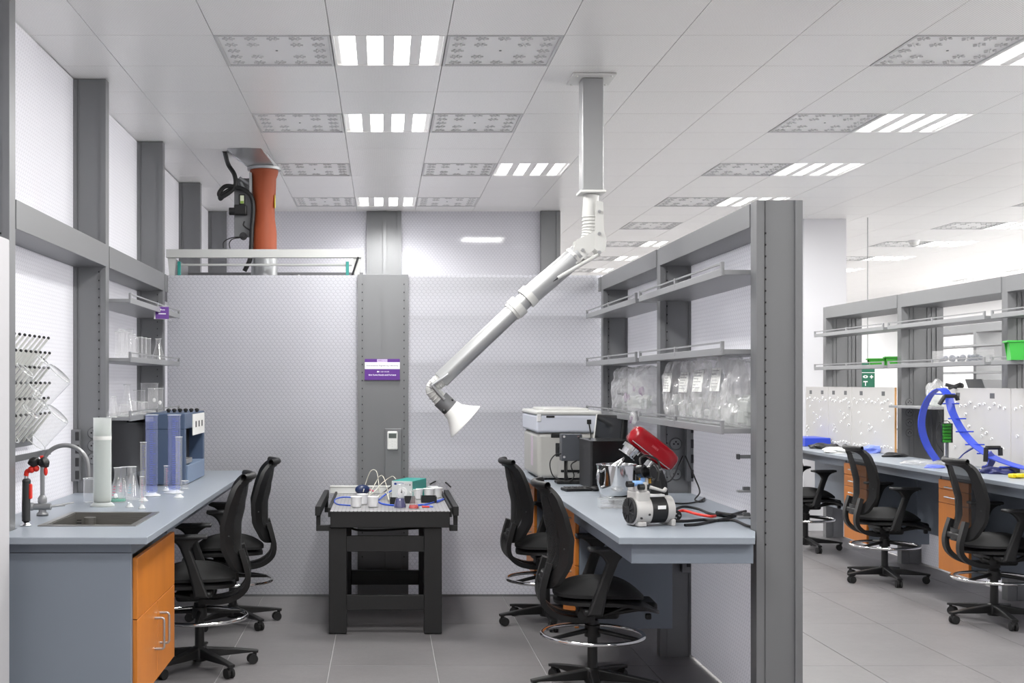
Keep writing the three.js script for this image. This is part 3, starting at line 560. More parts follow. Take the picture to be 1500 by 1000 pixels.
{ const clip = (g, label) => { const t = thing('support_bracket', label, 'bracket'); mesh('tongue', g[0], M.shelf, t); mesh('stop', g[1], M.frameDark, t); };
  clip([rspan(1.59, 1.8, 1.262, 1.278, 5.42, 5.44, 0.002), rspan(1.59, 1.6, 1.258, 1.282, 5.415, 5.445, 0.002)], 'dark grey bar bracket under the bottom shelf by the tall end post');
  clip([rspan(1.575, 1.66, 1.115, 1.125, 5.36, 5.39, 0.002), rspan(1.6, 1.63, 1.125, 1.14, 5.365, 5.385, 0.002)], 'upper small grey clip on the tall end post above the worktop');
  clip([rspan(1.575, 1.66, 1.0, 1.01, 5.36, 5.39, 0.002), rspan(1.6, 1.63, 1.01, 1.025, 5.365, 5.385, 0.002)], 'lower small grey clip on the tall end post above the worktop'); }
// ---------------------------------------------------------------- drafting stools
function makeStool() {
  const t = thing('drafting_stool', 'black mesh drafting stool', 'stool', [0, 0, 0], 0);
  // five-star base with casters
  const hub = mesh('base_hub', lathe([[0, 0.045], [0.04, 0.045], [0.046, 0.06], [0.046, 0.105], [0.034, 0.125], [0, 0.125]], 20), M.black, t);
  for (let i = 0; i < 5; i++) {
    const a = i * Math.PI * 0.4 + 0.35;
    const sh = new THREE.Shape(); sh.moveTo(0.02, 0.06); sh.lineTo(0.30, 0.068); sh.lineTo(0.335, 0.062); sh.lineTo(0.338, 0.078); sh.quadraticCurveTo(0.2, 0.1, 0.03, 0.118); sh.closePath();
    mesh('base_leg', extr(null, 0.042, 0.006, sh).rotateY(-a), M.black, t);
    const c = mesh('caster', [cyl(0.011, 0.011, 0.03, 0.32, 0.06, 0), rbox(0.034, 0.026, 0.03, 0.312, 0.046, 0, 0.009)].map((g) => g.rotateY(-a)), M.black, t);
    mesh('wheel', [cylZ(0.028, 0.016, 0.306, 0.028, 0.014, 18), cylZ(0.028, 0.016, 0.306, 0.028, -0.014, 18)].map((g) => g.rotateY(-a)), M.rubber, c);
  }
  mesh('column', [cyl(0.027, 0.025, 0.26, 0, 0.24, 0), cyl(0.034, 0.03, 0.02, 0, 0.36, 0)], M.black, t);
  mesh('gas_lift', cyl(0.014, 0.014, 0.09, 0, 0.39, 0), M.chrome, t);
  const fr = mesh('foot_ring', ring(0.262, 0.0115, 0, 0.294, 0, 56), M.chrome, t);
  mesh('ring_spokes', [0, 1, 2].map((i) => { const a = i * 2.094 + 0.55; return rod([0.03 * Math.cos(a), 0.318, 0.03 * Math.sin(a)], [0.255 * Math.cos(a), 0.294, 0.255 * Math.sin(a)], 0.013, 0.01, 10); }), M.black, fr);
  mesh('ring_clamp', cyl(0.042, 0.04, 0.06, 0, 0.315, 0), M.black, fr);
  // mechanism below the seat
  mesh('mechanism', [rbox(0.2, 0.06, 0.15, 0.03, 0.415, 0, 0.02, 3), rbox(0.11, 0.045, 0.28, -0.03, 0.44, 0, 0.015, 3), cylZ(0.024, 0.1, -0.07, 0.42, 0.09), rod([0.05, 0.415, 0.09], [0.25, 0.46, 0.14], 0.012), rod([0.05, 0.415, -0.09], [0.25, 0.46, -0.14], 0.012), rod([0.04, 0.42, 0.14], [0.18, 0.48, 0.16], 0.009)], M.black, t);
  // seat: pan and cushion as domed superellipse solids
  const pad = (ax0, ax1, bz, y0, y1, dome, droop, n = 2.6) => {
    const pos = [], idx = [], A = 44, Rr = 10;
    const pt = (rho, th, up) => { const c = Math.cos(th), s = Math.sin(th), cx = (ax0 + ax1) / 2, hx = (ax1 - ax0) / 2;
      const X = Math.sign(c) * Math.abs(c) ** (2 / n) * rho, Zz = Math.sign(s) * Math.abs(s) ** (2 / n) * rho, x = cx + X * hx;
      const d = -droop * Math.max(0, (x - 0.08) / 0.26) ** 2 - 0.02 * (1 - Math.abs(Zz)) * (1 - dome * 8);
      return [x, (up ? y1 - (rho ** 4) * (y1 - y0) * 0.55 + dome * (1 - rho * rho) : y0 + (rho ** 4) * (y1 - y0) * 0.12) + d, Zz * bz]; };
    for (const up of [1, 0]) for (let r = 0; r <= Rr; r++) for (let a = 0; a < A; a++) pos.push(...pt(r / Rr, a / A * Math.PI * 2, up));
    const at = (l, r, a) => l * (Rr + 1) * A + r * A + (a % A);
    for (let r = 0; r < Rr; r++) for (let a = 0; a < A; a++) {
      idx.push(at(0, r, a), at(0, r, a + 1), at(0, r + 1, a), at(0, r, a + 1), at(0, r + 1, a + 1), at(0, r + 1, a));
      idx.push(at(1, r, a), at(1, r + 1, a), at(1, r, a + 1), at(1, r, a + 1), at(1, r + 1, a), at(1, r + 1, a + 1));
    }
    for (let a = 0; a < A; a++) idx.push(at(0, Rr, a), at(0, Rr, a + 1), at(1, Rr, a), at(0, Rr, a + 1), at(1, Rr, a + 1), at(1, Rr, a));
    const g = new THREE.BufferGeometry(); g.setAttribute('position', new THREE.Float32BufferAttribute(pos, 3)); g.setIndex(idx); return toCreasedNormals(g, 0.8);
  };
  mesh('seat_pan', [pad(-0.2, 0.335, 0.25, 0.475, 0.525, 0.0, 0.055), rbox(0.12, 0.05, 0.2, 0.26, 0.455, 0, 0.02, 3), rbox(0.03, 0.03, 0.03, 0.26, 0.42, 0.16, 0.008)], M.black, t);
  mesh('seat', pad(-0.205, 0.255, 0.235, 0.512, 0.562, 0.046, 0.034), M.fabric, t);
  // armrests
  for (const s of [-1, 1]) {
    const sh = new THREE.Shape(); sh.moveTo(-0.035, 0.44); sh.lineTo(0.045, 0.44); sh.quadraticCurveTo(0.075, 0.6, 0.115, 0.69); sh.quadraticCurveTo(0.13, 0.745, 0.19, 0.758); sh.lineTo(0.19, 0.766); sh.lineTo(-0.015, 0.766); sh.quadraticCurveTo(0.05, 0.745, 0.062, 0.70); sh.quadraticCurveTo(0.015, 0.57, -0.035, 0.44);
    const arm = mesh('armrest', extr(null, 0.04, 0.012, sh).translate(-0.03, 0, s * 0.268), M.black, t);
    mesh('arm_pad', rbox(0.225, 0.02, 0.085, 0.055, 0.772, s * 0.268, 0.009, 3), M.charcoal, arm);
    mesh('arm_bracket', rbox(0.09, 0.03, 0.12, -0.03, 0.452, s * 0.21, 0.01), M.black, arm);
  }
  // backrest: wrapped ring frame with mesh, on two J-shaped uprights
  const rearX = (y) => { const P = [[0.52, -0.268], [0.6, -0.258], [0.7, -0.236], [0.8, -0.236], [0.92, -0.258], [1.0, -0.272], [1.08, -0.287], [1.1, -0.3]]; for (let i = 0; i < P.length - 1; i++) if (y <= P[i + 1][0]) { const k = clamp((y - P[i][0]) / (P[i + 1][0] - P[i][0])); return P[i][1] + (P[i + 1][1] - P[i][1]) * (k * k * (3 - 2 * k)); } return P.at(-1)[1]; };
  const half = (y) => 0.165 + 0.06 * Math.sin(clamp((y - 0.5) / 0.6) * Math.PI * 0.72);
  const back = (s, k, off = 0) => { const y = 0.545 + (k + 1) / 2 * 0.54, w = half(y); return [rearX(y) + 0.105 * Math.abs(s) ** 2.2 * (0.65 + 0.35 * Math.sin(clamp((y - 0.5) / 0.6) * Math.PI)) + off, y, s * w]; };
  const sup = (a, n) => [Math.sign(Math.cos(a)) * Math.abs(Math.cos(a)) ** (2 / n), Math.sign(Math.sin(a)) * Math.abs(Math.sin(a)) ** (2 / n)];
  { const pos = [], idx = [], A = 72;
    for (let i = 0; i < A; i++) { const a = i / A * Math.PI * 2, [s, k] = sup(a, 6);
      const ins = 0.78, ki = k * 0.88 + (k < 0 ? -0.0 : 0) , si = s * ins, kb = k < 0 ? k * 0.72 : k * 0.87;
      for (const [S, K, o] of [[s, k, -0.013], [s, k, 0.013], [si, kb, 0.009], [si, kb, -0.013]]) pos.push(...back(S, K, o)); }
    for (let i = 0; i < A; i++) for (let q = 0; q < 4; q++) { const a = i * 4 + q, b = i * 4 + (q + 1) % 4, c = ((i + 1) % A) * 4 + q, d = ((i + 1) % A) * 4 + (q + 1) % 4; idx.push(a, c, b, b, c, d); }
    const g = new THREE.BufferGeometry(); g.setAttribute('position', new THREE.Float32BufferAttribute(pos, 3)); g.setIndex(idx);
    const f = mesh('back_frame', toCreasedNormals(g, 0.7), M.black, t);
    mesh('frame_screws', [[0.9, 0.86], [-0.9, 0.86], [0.9, -0.2], [-0.9, -0.2]].map(([s, k]) => { const p = back(s, k, -0.014); return ball(0.005, ...p); }), M.charcoal, f); }
  { const pos = [], uv = [], idx = [], A = 48, N = 8;
    for (let r = 0; r <= N; r++) for (let i = 0; i <= A; i++) { const [s, k] = sup(i / A * Math.PI * 2, 6), q = r / N, K = k < 0 ? k * 0.74 : k * 0.89, p = back(s * 0.8 * q, K * q, 0.002); pos.push(...p); uv.push(p[2] / 0.006, p[1] / 0.006); }
    for (let r = 0; r < N; r++) for (let i = 0; i < A; i++) { const a = r * (A + 1) + i, b = a + A + 1; idx.push(a, b, a + 1, a + 1, b, b + 1); }
    const g = new THREE.BufferGeometry(); g.setAttribute('position', new THREE.Float32BufferAttribute(pos, 3)); g.setAttribute('uv', new THREE.Float32BufferAttribute(uv, 2)); g.setIndex(idx); g.computeVertexNormals();
    mesh('back_mesh', g, M.meshBack, t); }
  for (const s of [-1, 1]) mesh('back_upright', ribbon([V(-0.235, 0.68, s * 0.12), V(-0.258, 0.6, s * 0.125), V(-0.272, 0.53, s * 0.12), V(-0.26, 0.465, s * 0.105), V(-0.2, 0.41, s * 0.085), V(-0.1, 0.385, s * 0.07), V(0.0, 0.39, s * 0.06)], V(0, 0, 1), 0.055, 0.03, 30), M.black, t);
  mesh('top_roll', tube(Array.from({ length: 13 }, (_, i) => { const p = back(-0.86 + i / 12 * 1.72, 0.985, -0.014); return V(...p); }), 0.019, 40, 12), M.black, t);
  mesh('lumbar_bar', rbox(0.022, 0.04, 0.24, -0.262, 0.575, 0, 0.01, 3), M.black, t);
  return t;
}
{
  const s = makeStool();
  s.position.set(1.09, 0, -6.29); s.rotation.y = -0.04; s.userData = { label: 'black mesh drafting stool pushed under the bench in front of the vacuum pump', category: 'stool', group: 'drafting stools' };
  dup(s, [1.09, 0, -8.08], 0.05, 'black mesh drafting stool at the wooden drawers beside the white chest');
  dup(s, [-1.03, 0, -6.79], Math.PI + 0.1, 'black mesh drafting stool next to the orange sink cabinet doors');
  dup(s, [-1.0, 0, -8.05], Math.PI + 0.12, 'black mesh drafting stool by the back partition in front of the blue instrument');
  dup(s, [4.05, 0, -9.76], -0.02, 'black mesh drafting stool between the two aisle drawer cabinets');
  dup(s, [4.1, 0, -8.11], -0.06, 'black mesh drafting stool in front of the aisle drawers below the blue track');
  dup(s, [4.07, 0, -11.65], 0.1, 'black mesh drafting stool half hidden behind the tall end post');
}
// ---------------------------------------------------------------- bench with mixer and pump
{
  const half = (a, b, pts, label) => single('worktop', plan(pts, BENCH - 0.03, BENCH, [], 0.003), M.top, label, 'worktop');
  half(0, 0, [[BX, 5.02], [1.545, 5.02], [1.612, 5.235], [1.612, 5.34], [1.795, 5.34], [1.795, 6.88], [BX, 6.88]], 'blue-grey worktop carrying the vacuum pump and red mixer');
  half(0, 0, [[BX, 6.885], [1.795, 6.885], [1.795, 7.055], [1.615, 7.055], [1.615, 7.16], [1.795, 7.16], [1.795, 8.86], [BX, 8.86]], 'blue-grey worktop carrying the computer and the white chest');
  const ap = thing('bench_apron', 'blue-grey apron board under the worktop end with the pump', 'panel');
  mesh('end_board', rspan(1.04, 1.55, 0.845, 0.928, 5.06, 5.085, 0.002), M.blue, ap); mesh('side_board', rspan(1.04, 1.06, 0.845, 0.928, 5.087, 6.58, 0.002), M.blue, ap);
  const drawers = (Zs, name, label, X, s = 1, y0 = 0.26) => {
    const [Z0, Z1, plan_] = Zs, c = thing(name, label, 'cabinet');
    mesh('carcass', rspan(X + 0.022, X + 0.53, y0, 0.925, Z0, Z1, 0.002), M.blue, c);
    for (const [a, b, pull] of plan_) {
      const d = mesh('drawer_front', metres(rspan(X, X + 0.02, a + 0.002, b - 0.002, Z0 + 0.002, Z1 - 0.002, 0.002), 0.55, 0.9, Z0 * 0.31, a), M.wood, c);
      if (pull) { const y = b - 0.05, m = (Z0 + Z1) / 2; mesh('handle', tube([[X, y, -(m - 0.08)], [X - 0.026, y, -(m - 0.08)], [X - 0.032, y, -(m - 0.07)], [X - 0.032, y, -(m + 0.07)], [X - 0.026, y, -(m + 0.08)], [X, y, -(m + 0.08)]], 0.005, 36, 8, false, 0.1), M.satin, d); }
    }
  };
  const four = [[0.26, 0.44, 1], [0.44, 0.6, 1], [0.6, 0.75, 1], [0.75, 0.9, 1]];
  drawers([6.6, 7.05, four], 'drawer_cabinet', 'orange wood drawer cabinet under the bench behind the stool by the pump', 1.05);
  drawers([8.4, 8.85, four], 'drawer_cabinet', 'orange wood drawer cabinet under the bench below the white chest', 1.05);
  const kp = thing('knee_panel', 'blue-grey knee-space panel between the two drawer cabinets', 'panel'); mesh('board', span(1.57, 1.59, 0.27, 0.925, 7.06, 8.39), M.blue, kp);
  // aisle bench
  single('worktop', plan([[4.03, 6.2], [4.58, 6.2], [4.58, 12.9], [4.03, 12.9]], BENCH - 0.03, BENCH, [], 0.003), M.top, 'long blue-grey aisle worktop carrying white pegboards', 'worktop');
  const as = thing('bench_apron', 'blue-grey apron and knee panels of the aisle bench', 'panel');
  for (const [a, b] of [[6.2, 8.41], [8.89, 10.19], [10.71, 12.9]]) mesh('front_rail', span(4.1, 4.12, 0.86, 0.928, a, b), M.blue, as);
  for (const [a, b] of [[8.9, 10.18], [10.72, 12.6], [6.8, 8.4]]) mesh('board', span(4.5, 4.52, 0.36, 0.925, a, b), M.blue, as);
  const ai = [[0.24, 0.56, 0], [0.56, 0.70, 1], [0.70, 0.80, 1], [0.80, 0.9, 1]], aj = [[0.24, 0.73, 0], [0.73, 0.83, 1], [0.83, 0.9, 1]];
  drawers([10.2, 10.7, ai], 'drawer_cabinet', 'orange wood aisle drawer cabinet behind the stool facing the pegboards', 4.08, 1, 0.24);
  drawers([8.42, 8.88, aj], 'drawer_cabinet', 'orange wood aisle drawer cabinet behind the stool below the blue track', 4.08, 1, 0.24);
}
{ // white chest
  const t = thing('chest', 'white laboratory chest with lid and black vents on the bench end', 'appliance', [1.225, BENCH, -8.37]);
  mesh('body', rbox(0.41, 0.3, 0.76, 0, 0.16, 0, 0.03, 4), std(0xb4b3af, 0.5), t);
  const lid = mesh('lid', [rbox(0.43, 0.12, 0.78, 0, 0.372, 0, 0.02, 3)], std(0xcdd1dc, 0.4), t);
  mesh('lid_top', [rbox(0.44, 0.03, 0.79, 0, 0.442, 0, 0.014, 3), rbox(0.3, 0.02, 0.62, 0, 0.462, 0, 0.012, 3)], M.armWhite, lid);
  mesh('latch', rbox(0.03, 0.05, 0.012, -0.195, 0.41, 0.39, 0.006), M.white, lid);
  mesh('badge', rbox(0.055, 0.012, 0.003, -0.12, 0.418, 0.392, 0.001), M.black, lid); mesh('plug_inlet', rbox(0.028, 0.03, 0.006, 0.135, 0.385, 0.392, 0.003), M.black, lid);
  mesh('recess_handle', rbox(0.15, 0.026, 0.006, -0.04, 0.293, 0.382, 0.006), M.black, t);
  mesh('fan_grille', [rbox(0.09, 0.09, 0.006, -0.04, 0.2, 0.382, 0.004), new THREE.TorusGeometry(0.033, 0.004, 8, 24).translate(-0.04, 0.2, 0.387), new THREE.TorusGeometry(0.018, 0.003, 8, 24).translate(-0.04, 0.2, 0.387)], M.charcoal, t);
  mesh('access_panel', rbox(0.27, 0.26, 0.003, 0.065, 0.145, 0.381, 0.001), std(0xb4b3af, 0.5), t);
  mesh('bottom_vent', rbox(0.16, 0.016, 0.006, 0.03, 0.06, 0.384, 0.003), M.black, t);
  mesh('sticker', box(0.002, 0.2, 0.1, -0.206, 0.18, 0.1), M.pinkPaper, t);
  mesh('power_cord', tube([[0.135, 0.37, 0.393], [0.145, 0.3, 0.4], [0.15, 0.2, 0.42], [0.13, 0.1, 0.43], [0.05, 0.05, 0.45]], 0.004, 40, 8), M.black, t);
}
{ // screens and computer
  const s = thing('monitor', 'dark tilted flat computer screen standing behind the black computer', 'monitor', [1.42, BENCH, -7.76], -1.12);
  mesh('screen_panel', [rbox(0.3, 0.28, 0.03, 0, 0.3, 0, 0.006).rotateX(-0.15)], M.black, s);
  mesh('display', rbox(0.26, 0.24, 0.004, 0, 0.3, 0.0155, 0.001).rotateX(-0.15), M.screen, s); mesh('bezel', [rbox(0.012, 0.28, 0.034, -0.15, 0.3, 0, 0.003).rotateX(-0.15)], M.lightGrey, s);
  mesh('stand', [rbox(0.05, 0.2, 0.02, 0, 0.11, -0.06, 0.004), rbox(0.2, 0.015, 0.15, 0, 0.0075, -0.04, 0.004)], M.black, s);
  const c = thing('computer', 'black desktop computer tower lying behind the steel bowl', 'computer', [1.43, BENCH, -7.42]);
  mesh('case', rbox(0.36, 0.29, 0.4, 0, 0.15, 0, 0.004), M.blackGloss, c); mesh('edge_trim', rbox(0.014, 0.29, 0.405, -0.185, 0.15, 0, 0.003), M.charcoal, c); mesh('foot', [box(0.3, 0.006, 0.03, 0, 0.003, 0.15), box(0.3, 0.006, 0.03, 0, 0.003, -0.15)], M.rubber, c);
  const g = thing('controller_box', 'dark grey controller box on a stand beside the black computer', 'controller', [1.172, BENCH, -7.74]);
  mesh('case', rbox(0.13, 0.17, 0.1, 0.03, 0.23, 0, 0.003), std(0x55585e, 0.45, 0.4), g);
  mesh('mounting_screw', [[-0.02, 0.3], [-0.02, 0.17], [0.07, 0.3]].map(([x, y]) => cylZ(0.008, 0.006, x, y, 0.052, 14)), M.chrome, g);
  mesh('stand', [rbox(0.02, 0.16, 0.02, 0, 0.09, -0.01, 0.003), rbox(0.18, 0.018, 0.12, 0.02, 0.01, 0.02, 0.006)], M.black, g);
  mesh('cables', [tube([[-0.035, 0.19, 0.03], [-0.08, 0.18, 0.04], [-0.11, 0.13, 0.05], [-0.09, 0.05, 0.06], [-0.02, 0.012, 0.09]], 0.004, 40, 8), tube([[0.06, 0.15, 0.06], [0.02, 0.12, 0.08], [0.04, 0.05, 0.07], [0.0, 0.01, 0.1]], 0.004, 30, 8), tube([[0, 0.145, 0.05], [-0.01, 0.08, 0.09], [0.0, 0.03, 0.08]], 0.004, 30, 8)], M.black, g);
  const k = thing('keyboard', 'black keyboard and cable clutter beside the computer', 'keyboard', [1.17, BENCH, -7.2]); mesh('body', [rbox(0.16, 0.018, 0.11, -0.02, 0.01, 0, 0.006).rotateY(0.2)], M.black, k); mesh('keys', Array.from({ length: 24 }, (_, i) => rbox(0.014, 0.006, 0.016, -0.08 + (i % 8) * 0.018, 0.021, -0.03 + Math.floor(i / 8) * 0.024, 0.002).rotateY(0.2)), M.charcoal, k).userData.kind = 'stuff';
  mesh('mouse', ball(0.028, 0.09, 0.015, 0.02, 1, 0.55, 1.5), M.black, k);
}
{ // stand mixer, head tilted back
  const t = thing('stand_mixer', 'glossy red stand mixer with its head tilted up over a steel bowl', 'mixer', [1.27, BENCH, -6.4]);
  const A = W(927, 634, 6.4), B = W(985, 679, 6.4), O = V(1.27, BENCH, -6.4); const a = A.sub(O), b = B.sub(O), d = b.clone().sub(a), L = d.length() + 0.03;
  // head: rounded body along its axis
  const ang = Math.atan2(d.y, d.x), mid = a.clone().add(b).multiplyScalar(0.5);
  const hl = L / 2, hh = 0.056;
  const loft = () => { const S = 40, A = 40, pos = [], idx = []; for (let i = 0; i <= S; i++) { const s = i / S * 2 - 1, x = s * hl, k = Math.max(0.0, 1 - Math.abs(s) ** 9) ** 0.4, low = s < 0 ? 1 : 1 - 0.12 * s * s; for (let j = 0; j < A; j++) { const a = j / A * Math.PI * 2, c = Math.cos(a), q = Math.sin(a), n = 2 / 3.2; pos.push(x, Math.sign(q) * Math.abs(q) ** n * hh * k * low, Math.sign(c) * Math.abs(c) ** n * 0.066 * k * low); } }
    for (let i = 0; i < S; i++) for (let j = 0; j < A; j++) { const a = i * A + j, b = i * A + (j + 1) % A; idx.push(a, b, a + A, b, b + A, a + A); }
    const g = new THREE.BufferGeometry(); g.setAttribute('position', new THREE.Float32BufferAttribute(pos, 3)); g.setIndex(idx); g.computeVertexNormals(); return g; };
  const place = (g) => g.rotateZ(ang).translate(mid.x, mid.y, 0);
  const head = mesh('head', place(loft()), M.red, t);
  mesh('trim_band', place(rbox(L - 0.05, 0.005, 0.132, 0, -0.038, 0, 0.002)), M.chrome, head);
  mesh('name_plate', place(sheet(0.09, 0.022).translate(0.0, 0.004, 0.0665)), print(1, 1, canvas(256, 64, (x, w, h) => { x.fillStyle = '#9a101c'; x.fillRect(0, 0, w, h); x.fillStyle = '#c8666b'; x.font = 'bold 44px sans-serif'; x.fillText('SMEG', 56, 48); }), 0.25), head);
  mesh('hub', place(join([cyl(0.05, 0.05, 0.022, -hl + 0.06, -0.07, 0), cyl(0.036, 0.04, 0.03, -hl + 0.06, -0.095, 0), cyl(0.05, 0.05, 0.006, -hl + 0.06, -0.112, 0)])), M.chrome, t);
  mesh('hinge_block', place(rbox(0.1, 0.05, 0.1, hl - 0.075, -0.082, 0, 0.008)), M.satin, t);
  const tip = V(-hl + 0.06, -0.115, 0).applyAxisAngle(V(0, 0, 1), ang).add(V(mid.x, mid.y, 0)), dir = V(0, -1, 0).applyAxisAngle(V(0, 0, 1), ang - 0.12);
  const wires = []; for (let i = 0; i < 5; i++) { const th = i / 5 * Math.PI, sx = V(Math.cos(th), 0, Math.sin(th)), q = []; for (let k = 0; k <= 12; k++) { const s = k / 12, r = 0.03 * Math.sin(s * Math.PI) * 1.0, l = s < 0.5 ? s * 2 : 2 - s * 2; const p = tip.clone().addScaledVector(dir, 0.015 + 0.15 * Math.sin(l * Math.PI / 2)); q.push(p.addScaledVector(sx, (s < 0.5 ? 1 : -1) * 0.028 * Math.sin(Math.min(1, l * 1.2) * Math.PI * 0.9))); } wires.push(tube(q, 0.0035, 40, 6)); }
  mesh('whisk', wires, M.chrome, t);
  mesh('column', [extr([[0.16, 0.0], [0.235, 0.0], [0.225, 0.12], [0.2, 0.19], [0.15, 0.175], [0.14, 0.1]], 0.11, 0.015)], M.black, t);
  mesh('base', rbox(0.3, 0.035, 0.16, 0.085, 0.019, 0, 0.015, 3), M.black, t);
  const bowl = thing('mixing_bowl', 'polished steel mixing bowl with side handle under the raised whisk', 'bowl', [1.235, BENCH + 0.037, -6.39]);
  mesh('vessel', lathe([[0, 0], [0.06, 0], [0.085, 0.02], [0.1, 0.07], [0.104, 0.17], [0.108, 0.172], [0.108, 0.176], [0.1, 0.174], [0.096, 0.07], [0.08, 0.024], [0, 0.006]], 40), M.chrome, bowl);
  mesh('handle', tube([[-0.09, 0.14, 0.05], [-0.11, 0.145, 0.075], [-0.115, 0.1, 0.075], [-0.1, 0.06, 0.06], [-0.085, 0.06, 0.05]], 0.006, 40, 8), M.chrome, bowl);
  beaker(onBench(893, 738), 0.055, 0.1, 'glass beaker in front of the steel mixing bowl');
  const gd = thing('glass_dish', 'low rectangular glass dish in front of the steel mixing bowl', 'dish', onBench(905, 744)); mesh('dish', [box(0.19, 0.003, 0.09, 0, 0.002, 0), box(0.19, 0.045, 0.003, 0, 0.025, 0.045), box(0.19, 0.045, 0.003, 0, 0.025, -0.045), box(0.003, 0.045, 0.09, 0.095, 0.025, 0), box(0.003, 0.045, 0.09, -0.095, 0.025, 0)], M.glass, gd); mesh('rim', [box(0.194, 0.003, 0.004, 0, 0.048, 0.045), box(0.194, 0.003, 0.004, 0, 0.048, -0.045)], M.glassEdge, gd);
  single('cable', tube([W(1000, 668, 6.9), W(985, 700, 6.7), W(970, 712, 6.5)].concat([V(1.5, BENCH + 0.006, -6.3), V(1.42, BENCH + 0.02, -6.36)]), 0.0045, 60, 8), M.black, 'black cord hanging from the post to the red mixer', 'cable');
  single('cable', tube([W(1004, 668, 7.0), W(1018, 700, 6.85), W(1025, 720, 6.7), V(...onBench(1018, 733)).add(V(0, 0.006, 0)), V(...onBench(1028, 736)).add(V(0, 0.006, 0)), V(...onBench(1032, 731)).add(V(0, 0.006, 0)), V(...onBench(1022, 736)).add(V(0, 0.006, 0)), V(...onBench(1000, 739)).add(V(0, 0.006, 0)), V(...onBench(975, 737)).add(V(0, 0.006, 0))], 0.0045, 120, 8), M.black, 'black cord looping over the worktop below the outlet strip', 'cable');
}
{ // vacuum pump
  const p = onBench(950, 769), t = thing('vacuum_pump', 'white and black vacuum pump with two black gauges', 'pump', p, 0.28);
  mesh('fan_cover', [cylX(0.058, 0.012, -0.094, 0.07, 0), cylX(0.02, 0.02, -0.096, 0.07, 0), ...Array.from({ length: 10 }, (_, i) => box(0.005, 0.036, 0.006, -0.102, 0.034, 0).rotateX(0).translate(0, -0.0, 0).translate(0, 0, 0).rotateX(i * 0.628).translate(0, 0.07, 0))], M.charcoal, t);
  mesh('head_casing', [cylX(0.066, 0.075, -0.05, 0.07, 0, 32), rbox(0.07, 0.12, 0.1, -0.05, 0.1, 0, 0.012, 3), rbox(0.04, 0.02, 0.12, -0.06, 0.012, 0, 0.005)], M.board, t);
  mesh('motor', [cylX(0.06, 0.085, 0.03, 0.07, 0, 32)], M.black, t); mesh('end_cap', [cylX(0.063, 0.035, 0.085, 0.07, 0, 32), rbox(0.02, 0.03, 0.12, 0.095, 0.015, 0, 0.004)], M.board, t);
  mesh('casing_bolts', [[-0.07, 0.1], [-0.03, 0.1], [-0.07, 0.04], [-0.03, 0.055]].map(([x, y]) => cylZ(0.005, 0.006, x, y, 0.0 + (y > 0.09 ? 0.051 : 0.066), 10)), M.charcoal, t);
  mesh('label', rbox(0.04, 0.016, 0.003, 0.035, 0.085, 0.059, 0.001), M.whitePrint, t); mesh('top_ribs', [rbox(0.08, 0.012, 0.05, 0.03, 0.134, 0, 0.004)], M.white, t);
  mesh('cylinder_head', [rbox(0.06, 0.045, 0.08, -0.055, 0.175, 0, 0.008, 3), cyl(0.012, 0.012, 0.03, -0.02, 0.2, 0.01)], M.board, t);
  mesh('blue_fitting', [cylX(0.013, 0.05, -0.075, 0.192, 0.03), cyl(0.01, 0.01, 0.03, -0.04, 0.205, 0.02)], std(0x7fa6d8, 0.4), t);
  mesh('black_valve', [cylX(0.014, 0.03, -0.108, 0.19, 0.03), cylX(0.013, 0.026, -0.066, 0.178, 0.055)], M.black, t);
  for (const [x, y, a] of [[-0.045, 0.245, 0.5], [0.0, 0.24, 0.45]]) { const g = mesh('gauge', new THREE.CylinderGeometry(0.029, 0.029, 0.03, 26).rotateX(Math.PI / 2 - 0.2).rotateY(a).translate(x, y, 0.02), M.blackGloss, t);
    mesh('gauge_stem', cyl(0.007, 0.007, 0.03, x, y - 0.035, 0.01), std(0xc79b45, 0.3, 0.9), g); mesh('bezel', new THREE.TorusGeometry(0.027, 0.0016, 8, 26).rotateX(-0.2).rotateY(a).translate(x + 0.006, y, 0.033), M.charcoal, g); }
  mesh('black_handle', extr([[0.02, 0.13], [0.075, 0.13], [0.07, 0.2], [0.05, 0.235], [0.03, 0.2]], 0.03, 0.01).translate(0, 0, -0.02), M.black, t);
  mesh('white_tap', [rod([-0.01, 0.175, 0.03], [0.055, 0.155, 0.05], 0.008, 0.006), rod([0.05, 0.157, 0.05], [0.06, 0.17, 0.05], 0.01, 0.008)], M.board, t);
  mesh('hose', [tube([[-0.045, 0.27, 0.01], [-0.03, 0.3, -0.02], [0.02, 0.31, -0.05], [0.07, 0.29, -0.05], [0.08, 0.25, -0.04]], 0.005, 40, 8), tube([[0, 0.26, 0.01], [0.03, 0.275, 0], [0.04, 0.24, 0.02], [0.03, 0.2, 0.03]], 0.004, 30, 8)], M.black, t);
  const cb = (pts, mat, label, r = 0.0065) => single('cable', tube(pts.map(([u, v, h = 0]) => V(...onBench(u, v)).add(V(0, r + h, 0))), r, 90, 8), mat, label, 'cable');
  cb([[984, 757, .02], [1000, 753, .03], [1022, 753, .02], [1040, 757, .01], [1062, 757], [1085, 752], [1108, 747]], M.black, 'upper black cable of the bundle behind the vacuum pump');
  cb([[984, 765], [1005, 765], [1030, 763], [1050, 764], [1075, 764], [1095, 772], [1112, 775]], M.black, 'lowest black cable of the bundle behind the vacuum pump');
  cb([[1003, 771], [1020, 770], [1035, 767], [1060, 762], [1080, 757], [1100, 760], [1114, 766]], M.black, 'black cable with a loose end in the bundle behind the vacuum pump');
  cb([[985, 760, .012], [1000, 756, .02], [1020, 759, .014], [1040, 762, .012], [1048, 761, .01]], M.redPlastic, 'red cable in the bundle behind the vacuum pump', 0.007);
